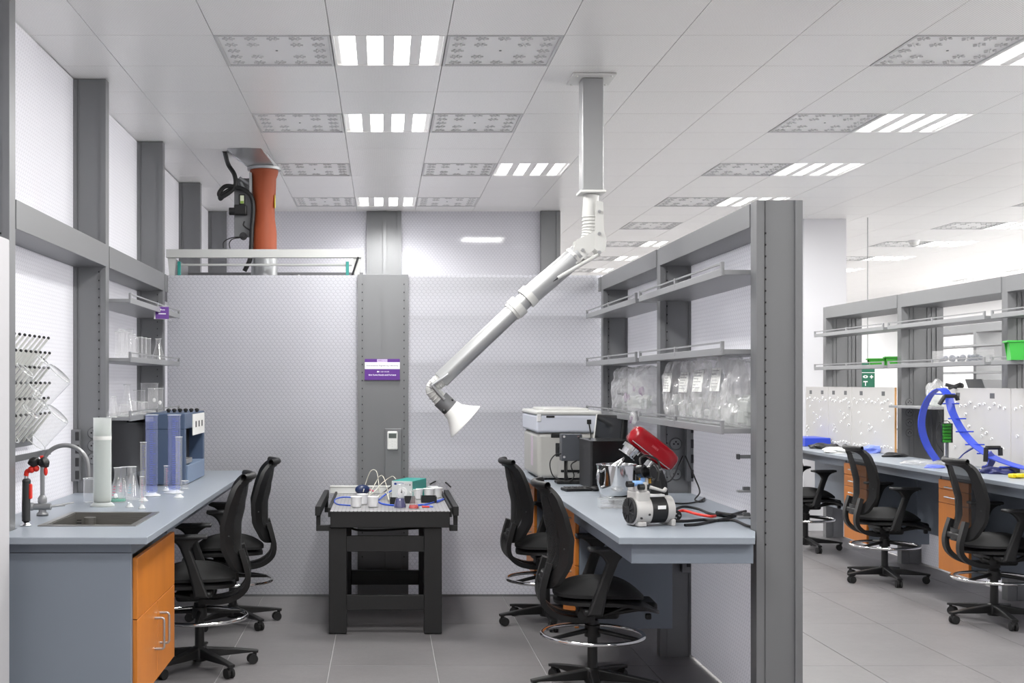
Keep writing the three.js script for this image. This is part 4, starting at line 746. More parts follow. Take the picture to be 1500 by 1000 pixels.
  cb([[1050, 756, .01], [1070, 760, .012], [1090, 758], [1112, 758]], M.black, 'short thick black cable in the bundle behind the vacuum pump', 0.008);
  const pl = thing('plug', 'round black three-pin plug beside the vacuum pump', 'plug', onBench(990, 762)); mesh('plug_body', cylZ(0.024, 0.03, 0, 0.025, 0), M.black, pl); mesh('pins', [0, 1, 2].map((i) => cylZ(0.004, 0.02, 0.011 * Math.cos(i * 2.1), 0.025 + 0.011 * Math.sin(i * 2.1), 0.02, 8)), M.satin, pl);
}
// ---------------------------------------------------------------- plastic bags on the bottom shelf
function bag(x, y, Z, w, h, d, sd, peak, label, paper, spots) {
  const t = thing('plastic_bag', label, 'plastic bag', [x, y, -Z], Math.PI / 2 * -1);    // local x runs along the shelf, local z faces the bench front
  const g = new THREE.BoxGeometry(w, h, d, 26, 22, 8), p = g.attributes.position;
  for (let i = 0; i < p.count; i++) {
    let X = p.getX(i) / (w / 2), Y = p.getY(i) / h + 0.5, Zz = p.getZ(i) / (d / 2);
    const taper = 1 - 0.75 * Math.max(0, Y - 0.55) ** 1.3 * 1.5, round = Math.sqrt(Math.max(0, 1 - 0.4 * X * X)) * (1 - 0.35 * Math.max(0, 0.15 - Y) * 4);
    const n = noise.noise(X * 2.2 + sd, Y * 3.1, Zz + sd) * 0.5 + noise.noise(X * 6 + sd, Y * 7, Zz * 2) * 0.28 + Math.abs(noise.noise(X * 4 - sd, Y * 5 + sd, 3)) * 0.4;
    const pk = peak ? 1 - clamp((Y - 0.7) / 0.3) * 0.75 : 1 - 0.12 * clamp((Y - 0.8) / 0.2);
    p.setXYZ(i, X * w / 2 * pk + n * 0.03, Math.max(0.003, Y * h * (1 + 0.05 * n)) + (Y > 0.9 ? n * 0.015 : 0), Zz * d / 2 * Math.max(0.12, taper) * round + n * 0.05 * (Y > 0.04 ? 1 : 0));
  }
  const gg = toCreasedNormals(mergeVertices((g.deleteAttribute('normal'), g.deleteAttribute('uv'), g), 1e-4), 0.35);
  mesh('film', gg, M.plasticBag, t);
  if (paper) mesh('paper_label', sheet(w * 0.55, h * 0.34).rotateX(-0.12).translate(w * 0.02, h * 0.66, d * 0.42 + 0.012), labelMat[paper % 3], t);
  mesh('contents', Array.from({ length: 7 }, (_, i) => rbox(w * R(0.25, 0.5), h * R(0.1, 0.22), 0.02, R(-0.2, 0.2) * w, h * R(0.12, 0.4), R(-0.15, 0.1) * d, 0.008).rotateZ(R(-0.3, 0.3) * 0)), M.frosted, t);
  if (spots) mesh('purple_items', spots.map(([a, b, r]) => ball(r, a * w, b * h, d * 0.32, 1, 1, 0.4)), M.magenta, t);
  return t;
}
const labelMat = [0, 1, 2].map((k) => print(1, 1, canvas(256, 160, (x, w, h) => { x.fillStyle = '#dedfdc'; x.fillRect(0, 0, w, h); x.fillStyle = '#55565a'; let s = 3 + k; for (let r = 0; r < 6; r++) { let a = 14; while (a < 200 - (r * 31 * (k + 1)) % 70) { s = (s * 29 + 7) % 41; const l = 8 + s * 0.7; x.fillRect(a, 18 + r * 22, l, r === 1 ? 7 : 4); a += l + 6; } } }), 0.7));
{
  const x = 1.655;
  bag(x, 1.4, 7.84, 1.1, 0.30, 0.17, 3.1, 0, 'wide crumpled clear plastic bag with purple parts inside', 0, [[-0.12, 0.35, 0.032], [-0.03, 0.36, 0.02], [0.34, 0.5, 0.03], [0.28, 0.5, 0.02], [0.12, 0.55, 0.02]]);
  bag(x - 0.01, 1.4, 6.68, 0.3, 0.31, 0.15, 1.7, 0, 'clear plastic bag leaning on the post with a folded paper label', 1);
  bag(x, 1.4, 6.36, 0.32, 0.31, 0.15, 5.3, 0, 'clear plastic bag with small printed slip second from the post', 2);
  bag(x - 0.005, 1.4, 6.04, 0.34, 0.32, 0.16, 8.9, 0, 'clear plastic bag in the middle of the labelled row', 3);
  bag(x, 1.4, 5.75, 0.3, 0.33, 0.15, 12.4, 1, 'peaked clear plastic bag with a large paper sheet', 4);
  bag(x - 0.01, 1.4, 5.505, 0.25, 0.3, 0.16, 15.2, 0, 'clear plastic bag beside the tall end post', 0);
  const hb = thing('plastic_bag', 'small bag of clips hanging over the bottom shelf edge', 'plastic bag', [1.47, 1.395, -7.1]); mesh('film', ball(0.04, 0, 0, 0, 0.5, 1, 1.2), M.plasticBag, hb); mesh('clips', [box(0.01, 0.02, 0.02, -0.012, 0, 0.01), box(0.01, 0.02, 0.015, -0.012, -0.02, -0.012)], M.magenta, hb);
}
// ---------------------------------------------------------------- black optical table and what lies on it
const TY = 0.789;
{
  const t = thing('optical_table', 'heavy black four-legged table with side handles and perforated steel top', 'table', [0.02, 0, -8.33]);
  const L = (g) => g.translate(-0.02, 0, 8.33);
  mesh('slab', L(rspan(-0.335, 0.425, 0.682, TY - 0.006, 7.68, 8.96, 0.004)), M.table, t);
  mesh('perforated_plate', L(metres(rspan(-0.337, 0.427, TY - 0.006, TY, 7.675, 8.965, 0.002), 0.025)), std(0xa9a8aa, 0.4, 0.3, { map: gridTex }), t);
  for (const x of [-0.345, 0.262]) for (const Z of [7.7, 8.8]) mesh('leg', L(rspan(x, x + 0.113, 0.006, 0.678, Z, Z + 0.12, 0.004)), M.table, t);
  for (const x of [-0.29, 0.318]) for (const Z of [7.76, 8.86]) mesh('levelling_foot', L(cyl(0.03, 0.03, 0.006, x, 0.003, -Z)), M.satin, t);
  mesh('rail', L(rspan(-0.232, 0.262, 0.525, 0.625, 7.71, 7.75, 0.003)), M.table, t);
  mesh('rail', L(rspan(-0.232, 0.262, 0.155, 0.247, 7.71, 7.75, 0.003)), M.table, t);
  mesh('rail', L(rspan(-0.232, 0.262, 0.126, 0.228, 8.84, 8.9, 0.003)), M.table, t);
  mesh('rail', L(rspan(-0.232, 0.262, 0.56, 0.66, 8.84, 8.9, 0.003)), M.table, t);
  for (const x of [-0.3, 0.29]) { mesh('side_rail', L(rspan(x, x + 0.035, 0.525, 0.625, 7.82, 8.8, 0.003)), M.table, t); mesh('side_rail', L(rspan(x, x + 0.035, 0.155, 0.247, 7.82, 8.8, 0.003)), M.table, t); }
  for (const s of [-1, 1]) { const e = s < 0 ? -0.335 : 0.425, o = e + s * (s < 0 ? 0.062 : 0.022);
    const lo = (p, q) => Math.min(p, q), hi = (p, q) => Math.max(p, q), p0 = o + s * 0.004, p1 = o + s * 0.03;
    const q = mesh('handle', L(join([rspan(lo(o, o + s * 0.036), hi(o, o + s * 0.036), 0.755, 0.815, 7.7, 8.9, 0.004), ...[7.72, 8.84].flatMap((z) => [rspan(lo(p0, p1), hi(p0, p1), 0.692, 0.755, z, z + 0.05, 0.003), rspan(lo(e, p1), hi(e, p1), 0.656, 0.691, z, z + 0.05, 0.003)])])), M.table, t);
    mesh('side_lip', L(rspan(Math.min(e, e + s * 0.016), Math.max(e, e + s * 0.016), 0.745, 0.805, 7.72, 8.94, 0.003)), M.table, q); }
  mesh('air_hose', L(tube([[-0.22, 0.67, -7.8], [-0.15, 0.645, -7.85], [0, 0.64, -7.9], [0.15, 0.655, -7.85], [0.24, 0.665, -7.8]], 0.007, 40, 8)), M.black, t);
  const on = (u, v) => onBench(u, v, TY);
  const bar = thing('plastic_channel', 'long white plastic channel lying along the back of the black table', 'channel', [-0.08, TY, -8.9]); mesh('channel_body', [rbox(0.62, 0.05, 0.05, 0, 0.026, 0, 0.004), rbox(0.62, 0.008, 0.06, 0, 0.052, 0, 0.002)], M.offWhite, bar);
  // teal meter
  const m = thing('bench_meter', 'teal benchtop meter with grey front panel and round dial', 'meter', [0.15, TY, -8.6], -0.36);
  mesh('case', rbox(0.155, 0.125, 0.3, 0.04, 0.066, 0, 0.004), M.teal, m);
  const fm = mesh('front_panel', rbox(0.153, 0.122, 0.006, 0.04, 0.066, 0.153, 0.002), M.lightGrey, m);
  mesh('front_print', sheet(0.15, 0.118).translate(0.04, 0.066, 0.1565), print(1, 1, canvas(512, 400, (x, w, h) => { x.fillStyle = '#d3d6d6'; x.fillRect(0, 0, w, h); x.fillStyle = '#2b3f8c'; x.beginPath(); x.ellipse(90, 60, 36, 26, 0, 0, 7); x.fill(); x.font = 'bold 40px sans-serif'; x.fillText('OAKTON', 134, 62); x.fillStyle = '#3a3a3a'; x.font = '26px sans-serif'; x.fillText('WD-30', 330, 84); x.fillRect(444, 58, 30, 36); }), 0.5), fm);
  mesh('dial', [cylZ(0.034, 0.008, 0.045, 0.052, 0.16, 30), cylZ(0.017, 0.02, 0.045, 0.052, 0.166, 24)], M.white, m); mesh('dial_pointer', [cylZ(0.006, 0.024, 0.045, 0.052, 0.168, 12), box(0.003, 0.016, 0.004, 0.045, 0.063, 0.177)], M.charcoal, m);
  mesh('knob', cylZ(0.007, 0.014, 0.1, 0.05, 0.16, 14), M.lightGrey, m); mesh('foot', [[-0.02, 0.13], [0.1, 0.13], [-0.02, -0.13], [0.1, -0.13]].map(([a, b]) => cyl(0.008, 0.008, 0.004, a, 0.002, b, 10)), M.rubber, m);
  const cup = (u, v, label, s = 1) => { const c = thing('plastic_cup', label, 'cup', on(u, v), R(0, 3), 'white cups on the black table'); mesh('cup_wall', lathe([[0, 0.002], [0.027 * s, 0.002], [0.031 * s, 0.01], [0.036 * s, 0.067], [0.039 * s, 0.069], [0.039 * s, 0.072], [0.034 * s, 0.069], [0.029 * s, 0.012], [0, 0.008]], 28), M.white, c); };
  cup(522, 743, 'white plastic cup overlapping another at the front of the table'); cup(531, 739, 'white plastic cup tucked behind two others'); cup(546.5, 743, 'white plastic cup standing alone in the front row');
  cup(612, 731, 'white plastic cup beside the red flask'); cup(628, 730, 'white plastic cup on the black tray'); cup(640, 729, 'white plastic cup near the table side handle', 1.05); cup(634, 727, 'white plastic cup at the back of the tray group');
  const tray = (u, v, w, label) => { const c = thing('tray', label, 'tray', on(u, v)); mesh('tray_wall', [box(w, 0.004, 0.12, 0, 0.003, 0), box(w, 0.04, 0.005, 0, 0.02, 0.06), box(w, 0.04, 0.005, 0, 0.02, -0.06), box(0.005, 0.04, 0.12, w / 2, 0.02, 0), box(0.005, 0.04, 0.12, -w / 2, 0.02, 0)], M.black, c); };
  tray(577, 738, 0.05, 'small black tray behind the blue flask'); tray(600, 736, 0.07, 'black tray below the teal meter'); tray(628, 735, 0.1, 'black tray below the white cups');
  flask(on(586, 744), 0.041, 0.155, 'conical flask half full of dark blue liquid on the black table', null, { liquid: M.liquidBlue, fill: 0.42 });
  flask(on(606, 745), 0.034, 0.115, 'small conical flask with red liquid on the black table', null, { liquid: M.liquidRed, fill: 0.22 });
  const sens = thing('probe', 'dark blue round probe with pink tip lying on the table', 'probe', on(531, 724), 0.3); mesh('probe_body', ball(0.045, 0, 0.036, 0, 1.25, 0.8, 0.8), std(0x1f2f58, 0.35), sens); mesh('tip', rod([0.045, 0.035, 0.03], [0.075, 0.025, 0.04], 0.007, 0.005), M.pinkPrint, sens); mesh('foot', rbox(0.05, 0.014, 0.05, 0, 0.008, 0, 0.004), M.black, sens);
  const line = (pts, mat, label, r = 0.0042) => single('cable', tube(pts.map(([u, v, h]) => V(...on(u, v)).add(V(0, r + (h ?? 0), 0))), r, 90, 8), mat, label, 'cable');
  line([[513, 741], [494, 739], [490, 733], [500, 729], [515, 729]], M.blueCable, 'blue cable loop at the table edge beside the cups');
  line([[553, 735], [560, 739], [574, 741], [580, 741]], M.blueCable, 'blue cable between the cups and the blue flask', 0.006);
  line([[555, 733], [565, 729, .02], [580, 726, .05], [590, 724, .06]], M.blueCable, 'blue cable rising to the teal meter', 0.005);
  line([[613, 741], [630, 738], [645, 733], [652, 731], [640, 737]], M.blueCable, 'blue cable trailing past the white cups', 0.005);
  line([[605, 741], [618, 740], [634, 743]], M.blueCable, 'blue test lead by the red flask');
  line([[532, 727, .03], [535, 722, .06], [543, 722, .16], [552, 722, .15], [556, 727, .03]], M.cable, 'tall cream cable loop beside the teal meter', 0.003);
  line([[540, 728, .01], [550, 724, .08], [556, 724, .13], [562, 724, .12], [570, 730, .02]], M.cable, 'second cream cable loop beside the teal meter', 0.003);
  line([[538, 731, .01], [550, 729, .05], [560, 726, .09], [574, 722, .12], [580, 722, .1]], M.cable, 'cream cable arching towards the teal meter', 0.003);
  line([[545, 733], [556, 730, .02], [566, 731, .04], [570, 736, .01]], M.cable, 'low cream cable coil on the black table');
  line([[540, 730], [552, 730, .01], [562, 728, .03], [576, 722, .06]], M.black, 'black lead under the cream cables');
  line([[630, 720, .05], [640, 719, .07], [652, 719, .06], [660, 722, .04]], M.black, 'black lead at the back corner of the table', 0.006);
  const led = thing('test_probe', 'red handled test probe lying by the red flask', 'probe', on(626, 743.5), -0.05); mesh('grip', rod([-0.035, 0.007, 0], [0.015, 0.007, 0], 0.006), M.redPlastic, led); mesh('needle', rod([0.015, 0.007, 0], [0.04, 0.006, 0], 0.003, 0.001), M.blueCable, led);
}
// ---------------------------------------------------------------- centre post sign and controller
{
  const p = W(560, 541, 9.045), w = 0.262, h = 0.158;
  const t = thing('sign', 'purple and white laboratory sign on the grey centre post', 'sign', [p.x, p.y, p.z]);
  mesh('board', box(w, h, 0.006, 0, 0, 0), M.offWhite, t);
  mesh('print', sheet(w, h).translate(0, 0, 0.0036), print(1, 1, canvas(1024, 620, (x, W_, H) => {
    x.fillStyle = '#5b2a86'; x.fillRect(0, 0, W_, H); x.fillStyle = '#efeef4'; x.fillRect(0, 96, W_, 200);
    x.fillStyle = '#c9b6da'; x.fillRect(360, 8, 300, 84); x.fillStyle = '#5b2a86'; x.textAlign = 'center'; x.font = 'bold 52px serif'; x.fillText('NYU', 440, 68); x.font = '30px serif'; x.fillText('ABU DHABI', 568, 66);
    x.fillStyle = '#2f2e4a'; x.font = 'bold 50px sans-serif'; x.fillText('Environmental Engineering Laboratory', 512, 214);
    x.fillStyle = '#fff'; x.beginPath(); x.arc(382, 374, 24, 0, 7); x.fill(); x.font = '44px serif'; x.fillText('NYU ABU DHABI', 540, 390);
    x.font = 'bold 56px sans-serif'; x.fillText('Wet Fume Hoods and Furnace', 512, 490);
  })), t);
  const q = W(575, 645, 9.03), r = thing('remote_control', 'white air conditioner remote with grey display on the centre post', 'remote', [q.x, q.y, q.z]);
  mesh('case', rbox(0.078, 0.138, 0.02, 0, 0, 0, 0.012, 3), M.offWhite, r); mesh('display', rbox(0.058, 0.036, 0.003, 0, 0.036, 0.0105, 0.002), std(0x59605c, 0.3), r);
  mesh('buttons', [[-0.02, -0.008], [0, -0.002], [0.02, -0.008], [0, -0.022], [-0.02, -0.03], [0.02, -0.03], [0, -0.042]].map(([a, b]) => rbox(0.01, 0.008, 0.003, a, b, 0.0105, 0.001)), M.lightGrey, r);
}
// ---------------------------------------------------------------- ceiling extraction arm
{
  const Z = 7.05, x0 = (866 - CX) * Z / F, t = thing('extraction_arm', 'jointed white fume extraction arm hanging from a ceiling post', 'extraction arm', [x0, CEIL, -Z]);
  const O = V(x0, CEIL, -Z), P = (u, v, dz = 0) => W(u, v, Z).sub(O).add(V(0, 0, dz));
  mesh('ceiling_plate', [rbox(0.25, 0.012, 0.25, 0, -0.008, 0, 0.003), ...[[-1, -1], [1, -1], [-1, 1], [1, 1]].map(([a, b]) => cyl(0.008, 0.008, 0.008, a * 0.1, -0.018, b * 0.1, 10))], M.offWhite, t);
  const yb = P(866, 281).y;
  mesh('post', rbox(0.125, -yb - 0.014, 0.125, 0, (yb - 0.014) / 2, 0, 0.008, 3), M.armGrey, t);
  mesh('post_foot', rbox(0.15, 0.016, 0.15, 0, yb - 0.006, 0, 0.005), M.offWhite, t);
  const a = P(866, 286), b = P(864, 318), c = P(864, 340), e = P(858, 358), f = P(846, 370);
  mesh('swivel_pipe', [rod(a, b, 0.045, 0.045, 28)], M.armWhite, t);
  const hose = (pts, r, n, name) => { const cv = new THREE.CatmullRomCurve3(pts), g = [tube(pts, r * 0.93, 40, 20)]; for (let i = 0; i <= n; i++) { const q = cv.getPointAt(i / n), tg = cv.getTangentAt(i / n); g.push(new THREE.TorusGeometry(r * 0.94, r * 0.09, 6, 28).applyQuaternion(new THREE.Quaternion().setFromUnitVectors(V(0, 0, 1), tg)).translate(q.x, q.y, q.z)); } mesh(name, g, M.armWhite, t); };
  hose([b, c, e, f], 0.046, 12, 'flexible_hose');
  // joint plates at both sides
  for (const s of [-1, 1]) {
    const zz = s * 0.058;
    const sh = new THREE.Shape(); const pt = [P(871, 296), P(881, 298), P(882, 338), P(886, 352), P(884, 368), P(876, 374), P(869, 366), P(869, 342)]; pt.forEach((p, i) => i ? sh.lineTo(p.x, p.y) : sh.moveTo(p.x, p.y)); sh.closePath();
    mesh('joint_plate', new THREE.ExtrudeGeometry(sh, { depth: 0.008, bevelEnabled: false }).translate(0, 0, zz - 0.004), M.armWhite, t);
    const s2 = new THREE.Shape(); const p2 = [P(869, 340), P(876, 352), P(872, 364), P(842, 388), P(836, 374), P(842, 353)]; p2.forEach((p, i) => i ? s2.lineTo(p.x, p.y) : s2.moveTo(p.x, p.y)); s2.closePath();
    mesh('joint_plate', new THREE.ExtrudeGeometry(s2, { depth: 0.008, bevelEnabled: false }).translate(0, 0, zz * 0.86 - 0.004), M.armWhite, t);
    for (const [u, v] of [[875, 312], [875, 344], [875, 371], [851, 368], [840, 377]]) { const p = P(u, v); mesh('joint_bolt', cylZ(0.01, 0.012, p.x, p.y, zz + s * 0.006, 12), M.satin, t); }
  }
  const u0 = P(847, 372), u1 = P(771, 437), u2 = P(757, 450), u3 = P(646, 556);
  mesh('outer_tube', rod(u0, u1, 0.06, 0.06, 36), M.armGrey, t);
  mesh('inner_tube', rod(u1.clone().lerp(u0, 0.05), u3, 0.05, 0.05, 36), M.armGrey, t);
  const band = (p, q, r, w) => { const d = q.clone().sub(p).normalize(); return rod(p.clone().addScaledVector(d, -w / 2), p.clone().addScaledVector(d, w / 2), r, r, 36); };
  mesh('collar', [band(P(774, 434), u3, 0.066, 0.045)], M.armWhite, t); mesh('collar', [band(u2, u3, 0.064, 0.05), band(P(752, 455), u3, 0.058, 0.03)], M.armWhite, t); mesh('collar', band(P(841, 377), u3, 0.064, 0.02), M.armWhite, t);
  mesh('spring_rod', [rod(P(876, 373, 0.04), P(815, 408, 0.05), 0.012, 0.012, 12)], M.armWhite, t); mesh('gas_strut', rod(P(815, 408, 0.05), P(781, 432, 0.045), 0.006, 0.006, 10), M.charcoal, t);
  // wrist and hood
  const w0 = P(646, 556), w1 = P(636, 565), w2 = P(634, 572), w3 = P(643, 583);
  hose([P(652, 550), w0, w1, w2, w3, P(648, 588)], 0.044, 10, 'wrist_hose');
  for (const s of [-1, 1]) mesh('wrist_bracket', [rod(P(656, 548, s * 0.05), P(632, 564, s * 0.05), 0.01, 0.01, 10), rod(P(632, 564, s * 0.05), P(650, 585, s * 0.05), 0.01, 0.01, 10), cylZ(0.014, 0.016, P(632, 564).x, P(632, 564).y, s * 0.05, 14)], M.satin, t);
  const h0 = P(645, 584), h1 = P(684, 620), hd = h1.clone().sub(h0).normalize(), at = (k) => h0.clone().addScaledVector(hd, k);
  mesh('damper_sleeve', rod(at(0), at(0.085), 0.052, 0.052, 30), M.frame, t);
  mesh('damper_knob', [ball(0.014, P(650, 602).x, P(650, 602).y, 0.04), ball(0.008, P(662, 586).x, P(662, 586).y, 0.03)], M.black, t);
  mesh('hood', along(lathe([[0.052, 0], [0.056, 0.0], [0.06, 0.03], [0.085, 0.07], [0.118, 0.11], [0.125, 0.118], [0.122, 0.12], [0.08, 0.072], [0.054, 0.032], [0.052, 0]], 40), at(0.08), h1), M.offWhite, t);
}
// ---------------------------------------------------------------- fume hood top and orange exhaust duct behind the back partition
{
  const t = thing('fume_hood', 'grey fume hood top frame rising behind the back partition', 'fume hood', [-0.92, 0, -9.7]);
  const L = (g) => g.translate(0.92, 0, 9.7), Z = 9.3, yT = 2.63;
  mesh('cabinet', L(rspan(-1.66, -0.17, 0.02, 2.36, 9.32, 10.1, 0.01)), M.paint, t);
  const hg = std(0xbcbdbb, 0.5); mesh('top_bar', L(rspan(-1.67, -0.165, 2.565, yT, Z, Z + 0.05, 0.004)), hg, t);
  mesh('back_bar', L(rspan(-1.67, -0.165, 2.4, 2.52, 10.04, 10.09, 0.004)), M.frame, t);
  for (const s of [0, 1]) { const x = s ? -0.2 : -1.63, k = s ? -1 : 1; mesh('side_bracket', L(extr([[x - k * 0.03, 2.57], [x + k * 0.03, 2.57], [x + k * 0.015, 2.37], [x - k * 0.01, 2.37]], 0.05).translate(0, 0, -Z - 0.04)), hg, t); mesh('side_wall', L(span(x - 0.01, x + 0.01, 2.37, 2.57, Z + 0.1, 10.05)), M.frame, t); }
  mesh('tie_rod', L(cylX(0.009, 1.36, -0.92, 2.515, -(Z + 0.06), 12)), hg, t);
  for (const x of [-1.575, -0.275]) mesh('clamp', L(join([rbox(0.025, 0.16, 0.03, x, 2.46, -(Z + 0.05), 0.004)])), std(0x2c8c84, 0.4), t);
  mesh('gas_spring', L(rod([-0.19, 2.57, -(Z - 0.005)], [-0.25, 2.39, -(Z + 0.01)], 0.008, 0.008, 10)), M.charcoal, t);
  mesh('black_trunk', L(rspan(-1.45, -1.18, 2.37, 2.405, 9.35, 9.45, 0.008)), M.black, t);
  mesh('green_hose', L(join([tube([[-0.62, 2.4, -9.36], [-0.55, 2.41, -9.35], [-0.4, 2.39, -9.35], [-0.25, 2.39, -9.36]], 0.016, 40, 10)])), M.greenCable, t);
  mesh('hose_grip', L(join([ball(0.05, -0.7, 2.41, -9.36, 1.3, 0.6, 0.8)])), M.black, t); mesh('white_sleeve', L(rod([-0.66, 2.42, -9.35], [-0.6, 2.4, -9.35], 0.02)), M.offWhite, t);
  // duct
  const D = 9.6, dx = (387 - CX) * D / F, d = thing('exhaust_duct', 'orange round exhaust duct with galvanised ceiling boot above the fume hood', 'duct', [dx, 2.36, -D]);
  const Y = (v) => EYE + (CY - v) * D / F - 2.36;
  mesh('pipe', lathe([[0.1, Y(372)], [0.1, Y(344)], [0.098, Y(338)], [0.086, Y(322)], [0.084, Y(305)], [0.092, Y(285)], [0.096, Y(262)], [0.108, Y(256)], [0.112, Y(252)], [0.112, Y(250)]], 40), M.orange, d);
  mesh('hood_collar', lathe([[0.14, 0.0], [0.14, 0.03], [0.135, 0.05], [0.105, 0.09], [0.105, Y(372)]], 32), M.galv, d);
  mesh('boot_flange', cyl(0.132, 0.136, 0.02, 0, Y(248), 0, 32), M.galv, d);
  { const pos = [], idx = [], A = 8, y0 = Y(246), y1 = CEIL - 2.36 - 0.001; for (let i = 0; i < A; i++) { const a = i / A * Math.PI * 2, c = Math.cos(a), s = Math.sin(a), q = 1 / Math.max(Math.abs(c), Math.abs(s)); pos.push(0.125 * c, y0, 0.125 * s, -0.11 + 0.15 * c * Math.min(q, 1.2), y1, 0.3 + 0.16 * s * Math.min(q, 1.2)); } for (let i = 0; i < A; i++) { const a = i * 2, b = ((i + 1) % A) * 2; idx.push(a, a + 1, b, b, a + 1, b + 1); }
    const g = new THREE.BufferGeometry(); g.setAttribute('position', new THREE.Float32BufferAttribute(pos, 3)); g.setIndex(idx); mesh('ceiling_boot', toCreasedNormals(g, 0.4), phy({ color: 0xc2c4c6, roughness: 0.26, metalness: 0.6, side: THREE.DoubleSide }), d); }
  mesh('yellow_sticker', box(0.003, 0.1, 0.05, 0.088, Y(296), 0.02), M.yellow, d);
  const q = thing('damper_controller', 'grey duct controller plate with black actuator beside the orange duct', 'controller', [dx - 0.16, 2.36, -D + 0.02]);
  mesh('plate', rbox(0.15, Y(262) - Y(348), 0.02, 0, (Y(262) + Y(348)) / 2, 0, 0.003), M.frame, q); mesh('plate_fold', rbox(0.02, 0.16, 0.08, 0.06, Y(270), 0.03, 0.003), M.galv, q);
  mesh('actuator', [rbox(0.1, 0.08, 0.06, -0.02, Y(309), 0.04, 0.01), cylX(0.03, 0.05, -0.085, Y(311), 0.04)], M.black, q); mesh('display_unit', rbox(0.045, 0.085, 0.03, -0.01, Y(294), 0.03, 0.004), M.black, q); mesh('display_label', rbox(0.03, 0.065, 0.003, -0.008, Y(294), 0.047, 0.001), std(0xdfe6c9, 0.5), q); mesh('green_mark', box(0.025, 0.02, 0.002, -0.008, Y(298), 0.05), std(0x8fb34a, 0.5), q);
  mesh('bracket', [rod([-0.03, Y(262), 0.03], [0.05, Y(272), 0.04], 0.012), rod([-0.02, Y(268), 0.03], [0.02, Y(282), 0.04], 0.01)], M.galv, q);
  mesh('sensor', [cylZ(0.03, 0.03, -0.0, Y(347), 0.03), cylZ(0.016, 0.05, -0.0, Y(347), 0.035)], M.charcoal, q);
  const Pd = (u, v) => W(u, v, D - 0.08);
  single('hose', tube([W(329, 221, 9.28), Pd(334, 240), Pd(343, 255), Pd(345, 270), Pd(338, 280), Pd(325, 288), Pd(321, 283), Pd(330, 273), Pd(345, 274), Pd(358, 278), Pd(368, 288), Pd(371, 305), Pd(369, 335), Pd(368, 360), Pd(366, 380), Pd(358, 397)], 0.018, 160, 10), M.black, 'thick black cable hose looping beside the orange duct', 'hose');
  single('hose', tube([Pd(342, 278), Pd(330, 286), Pd(323, 292), Pd(322, 287), Pd(333, 279), Pd(346, 273)], 0.012, 80, 10), M.black, 'second coil of black hose beside the orange duct', 'hose');
  single('cable', tube([Pd(358, 324), Pd(357, 330), Pd(366, 337), Pd(372, 341)], 0.006, 40, 8), M.black, 'short curled black wire beside the orange duct', 'cable');
  single('cable', tube([Pd(356, 347), Pd(340, 348), Pd(328, 354), Pd(327, 363)], 0.004, 40, 8), M.black, 'thin black wire from the round duct sensor', 'cable');
  single('cable', tube([Pd(352, 348), Pd(341, 350), Pd(336, 356), Pd(337, 364)], 0.004, 40, 8), M.black, 'second thin black wire from the round duct sensor', 'cable');
}
